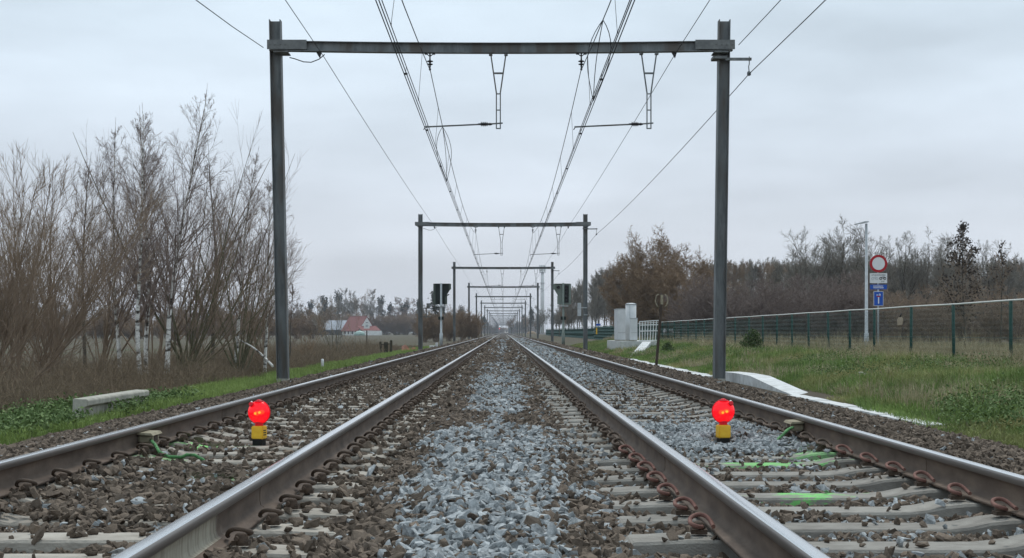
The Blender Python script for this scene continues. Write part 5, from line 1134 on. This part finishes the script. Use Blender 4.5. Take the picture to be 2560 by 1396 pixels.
# green shrubs on the bank
for px, Y, hh, lab in ((1880, 50, 0.95, 'round green evergreen shrub in front of the green fence'), (1670, 58, 0.55, 'low dark green shrub on the bank past the leaning post')):
    x = px2x(px, Y); gq = np.random.default_rng(px); n = 900
    d = norm(gq.normal(0, 1, (n, 3))) * gq.random((n, 1)) ** 0.4; pts = d * np.array([hh * 0.55, hh * 0.5, hh * 0.5]) + np.array([0, 0, hh * 0.5])
    pts[:, :2] *= (1.2 - 0.8 * np.clip(pts[:, 2:3] / hh, 0, 1)); root = empty('green_shrub', (x, Y, float(gz(np.array(x)))), lab, 'shrub')
    V, f = leaves_vf(gq, pts, 0.035, 2, 0.03); link('foliage', np_mesh('foliage', V, f, M_shrub), root)
    P, q = grow(gq, np.zeros((7, 3)), norm(np.concatenate([gq.normal(0, 0.5, (7, 2)), np.ones((7, 1))], 1)), np.full(7, hh * 0.8), np.full(7, 0.012), 4, 0.02, 0.1); V, f = ring_tubes(P, q, 4); link('stem', np_mesh('stem', V, f, M_bark), root)
# left far trees
for i in range(40):
    px = -20 + 815 * (i % 20) / 19 + rw.uniform(-14, 14)
    wood('far', px, (330 if i < 20 else 400) + rw.uniform(-25, 25), 762 + rw.uniform(-14, 14), 'bare tree in the dark far hedge behind the birches', 'far hedge behind the birches')
for i, (px, ty, kd) in enumerate(((785, 762, 'ever'), (800, 752, 'ever'), (818, 748, 'far'), (838, 742, 'ever'), (858, 736, 'far'), (880, 729, 'far'), (905, 732, 'far'), (928, 732, 'far'), (945, 745, 'far'), (962, 752, 'ever'), (1058, 762, 'ever'), (1075, 768, 'far'), (1020, 764, 'ever'), (1040, 760, 'ever'), (975, 768, 'ever'), (1000, 770, 'ever'))):
    wood(kd, px, 680 + 12 * (i % 4), ty, 'tree in the far wood behind the farmhouse', 'far wood behind the farm')
for i in range(26):
    wood('big', 770 + 330 * (i % 13) / 12 + rw.uniform(-8, 8), 640 + 22 * (i // 13), 790 + rw.uniform(-10, 14), 'brown bush in the undergrowth of the far wood behind the farmhouse', 'far scrub behind the farm', None, 1.7)
for i in range(24):
    wood('big', -20 + 800 * i / 23 + rw.uniform(-14, 14), 300 + rw.uniform(-15, 15), 788 + rw.uniform(-10, 10), 'brown bush at the foot of the far hedge behind the birches', 'far scrub behind the birches', None, 1.8)
for px, ty in ((985, 740), (997, 743), (1014, 742), (1033, 745)):
    wood('larch', px, 640 + (px % 7) * 4, ty, 'dark bare conifer with level branches standing up between farmhouse and second gantry', 'dark conifers past the farm')
for i in range(10):
    px = 1062 + 125 * (i % 5) / 4 + rw.uniform(-6, 6)
    wood('big', px, 190 + 12 * (i % 3), 775 + 16 * (i // 5) + rw.uniform(-4, 8), 'rusty brown bush beside the third gantry post', 'rusty bushes behind the black signal')
for i in range(26):                                    # avenue of trees closing the view, both sides
    Y = 330 + 44 * i; 
    wood('far' if i % 3 else 'ever', VX + (-13.5 - 9 * rw.random()) * F / Y, Y, VY - (7.2 + 3.5 * rw.random()) * F / Y, 'bare tree in the far row closing in on the birch side track', 'far trees along the birch side')
    wood('far' if i % 4 else 'ever', VX + (12.0 + 9 * rw.random()) * F / (Y + 90), Y + 90, VY - (6.8 + 3.0 * rw.random()) * F / (Y + 90), 'bare tree in the far row closing in on the fence side track', 'far trees along the fence side')
for i in range(7):
    wood('far', 1285 + 140 * i / 6 + rw.uniform(-6, 6), 620 + 30 * (i % 3), 796 - i * 4 + rw.uniform(-6, 6), 'bare far tree round the foot of the telecom mast', 'trees round the mast')
for i in range(30):
    wood('far', 1190 + 150 * (i % 15) / 14 + rw.uniform(-4, 4), 1500 + 120 * (i // 15), 818 - 9 * abs((i % 15) - 7) / 7 + rw.uniform(-2.5, 2.5), 'tiny bluish tree of the far wood closing the end of the line', 'wood at the end of the line', None, 1.6)
    wood('big', 1190 + 150 * (i % 15) / 14 + rw.uniform(-4, 4), 1450 + 120 * (i // 15), 821 + rw.uniform(-1.5, 1.5), 'tiny bush under the far wood closing the end of the line', 'scrub at the end of the line', None, 2.2)
for k, lst in wp.items():
    for j, pr in enumerate(lst):
        if (k, j) not in used:
            for ch in list(pr.children): bpy.data.objects.remove(ch)
            bpy.data.objects.remove(pr)

# ------------------------------------------------------------------ haze
hz = bpy.data.materials.new('haze_air'); hz.use_nodes = True; nt = hz.node_tree
for n in list(nt.nodes):
    if n.type == 'BSDF_PRINCIPLED': nt.nodes.remove(n)
pv = nd(nt, 'ShaderNodeVolumePrincipled'); pv.inputs['Color'].default_value = (0.86, 0.91, 1.0, 1); pv.inputs['Density'].default_value = 0.00022; pv.inputs['Anisotropy'].default_value = 0.0
nt.links.new(pv.outputs[0], nt.nodes['Material Output'].inputs['Volume'])
m = MB(); m.box(-3050, 3050, -90, 2650, -2.0, 42); tag(m.build('haze', hz), kind='stuff')

# ------------------------------------------------------------------ world, sun, camera
w = bpy.data.worlds.new('World'); scene.world = w; w.use_nodes = True; nt = w.node_tree
bg = nt.nodes['Background']; bg.inputs['Strength'].default_value = 0.107
sky = nd(nt, 'ShaderNodeTexSky'); sky.sky_type = 'NISHITA'; sky.sun_disc = False; sky.sun_elevation = R(62); sky.sun_rotation = R(12); sky.dust_density = 3.0
tc = nd(nt, 'ShaderNodeTexCoord'); sp = nd(nt, 'ShaderNodeSeparateXYZ'); nt.links.new(tc.outputs['Generated'], sp.inputs[0])
mr = nd(nt, 'ShaderNodeMapRange'); mr.inputs[1].default_value = 0.0; mr.inputs[2].default_value = 0.30; nt.links.new(sp.outputs[2], mr.inputs[0])
cr = nd(nt, 'ShaderNodeValToRGB'); e = cr.color_ramp.elements
e[0].position = 0.0; e[0].color = (5.55, 5.85, 6.40, 1); e[1].position = 1.0; e[1].color = (5.95, 7.15, 8.05, 1)
x = e.new(0.35); x.color = (5.3, 5.85, 6.55, 1)
nt.links.new(mr.outputs[0], cr.inputs[0])
mp = nd(nt, 'ShaderNodeMapping'); mp.inputs['Scale'].default_value = (1.6, 1.6, 6.0); nt.links.new(tc.outputs['Generated'], mp.inputs[0])
nz = nd(nt, 'ShaderNodeTexNoise', Scale=2.2, Detail=5.0, Roughness=0.5); nt.links.new(mp.outputs[0], nz.inputs['Vector'])
m2 = nd(nt, 'ShaderNodeMapRange'); m2.inputs[1].default_value = 0.3; m2.inputs[2].default_value = 0.7; m2.inputs[3].default_value = 0.82; m2.inputs[4].default_value = 1.16; nt.links.new(nz.outputs[0], m2.inputs[0])
ml = nd(nt, 'ShaderNodeVectorMath', operation='SCALE'); nt.links.new(cr.outputs[0], ml.inputs[0]); nt.links.new(m2.outputs[0], ml.inputs['Scale'])
mx = nd(nt, 'ShaderNodeMix'); mx.data_type = 'RGBA'; mx.inputs[0].default_value = 0.93; nt.links.new(sky.outputs[0], mx.inputs[6]); nt.links.new(ml.outputs[0], mx.inputs[7])
nt.links.new(mx.outputs[2], bg.inputs[0])
sl = bpy.data.lights.new('sun', 'SUN'); sl.energy = 1.3; sl.angle = R(12); sl.color = (1.0, 0.96, 0.90); so = bpy.data.objects.new('sun', sl); col.objects.link(so)
so.rotation_euler = (R(-28), R(0), R(-12))
cam = bpy.data.cameras.new('camera'); cam.lens = F / 2560 * 36; cam.sensor_width = 36; cam.sensor_fit = 'HORIZONTAL'; cam.shift_x = (1280 - VX) / 2560; cam.shift_y = (VY - 698) / 2560
cam.clip_start = 0.1; cam.clip_end = 6000
co = bpy.data.objects.new('camera', cam); col.objects.link(co); co.location = (0, 0, H); co.rotation_euler = (R(90), 0, 0); scene.camera = co
scene.view_settings.view_transform = 'Standard'; scene.view_settings.look = 'None'; scene.view_settings.exposure = 0.27; scene.view_settings.gamma = 1
scene.cycles.max_bounces = 5; scene.cycles.diffuse_bounces = 2; scene.cycles.glossy_bounces = 2; scene.cycles.transparent_max_bounces = 12; scene.cycles.volume_bounces = 0
scene.cycles.use_denoising = True
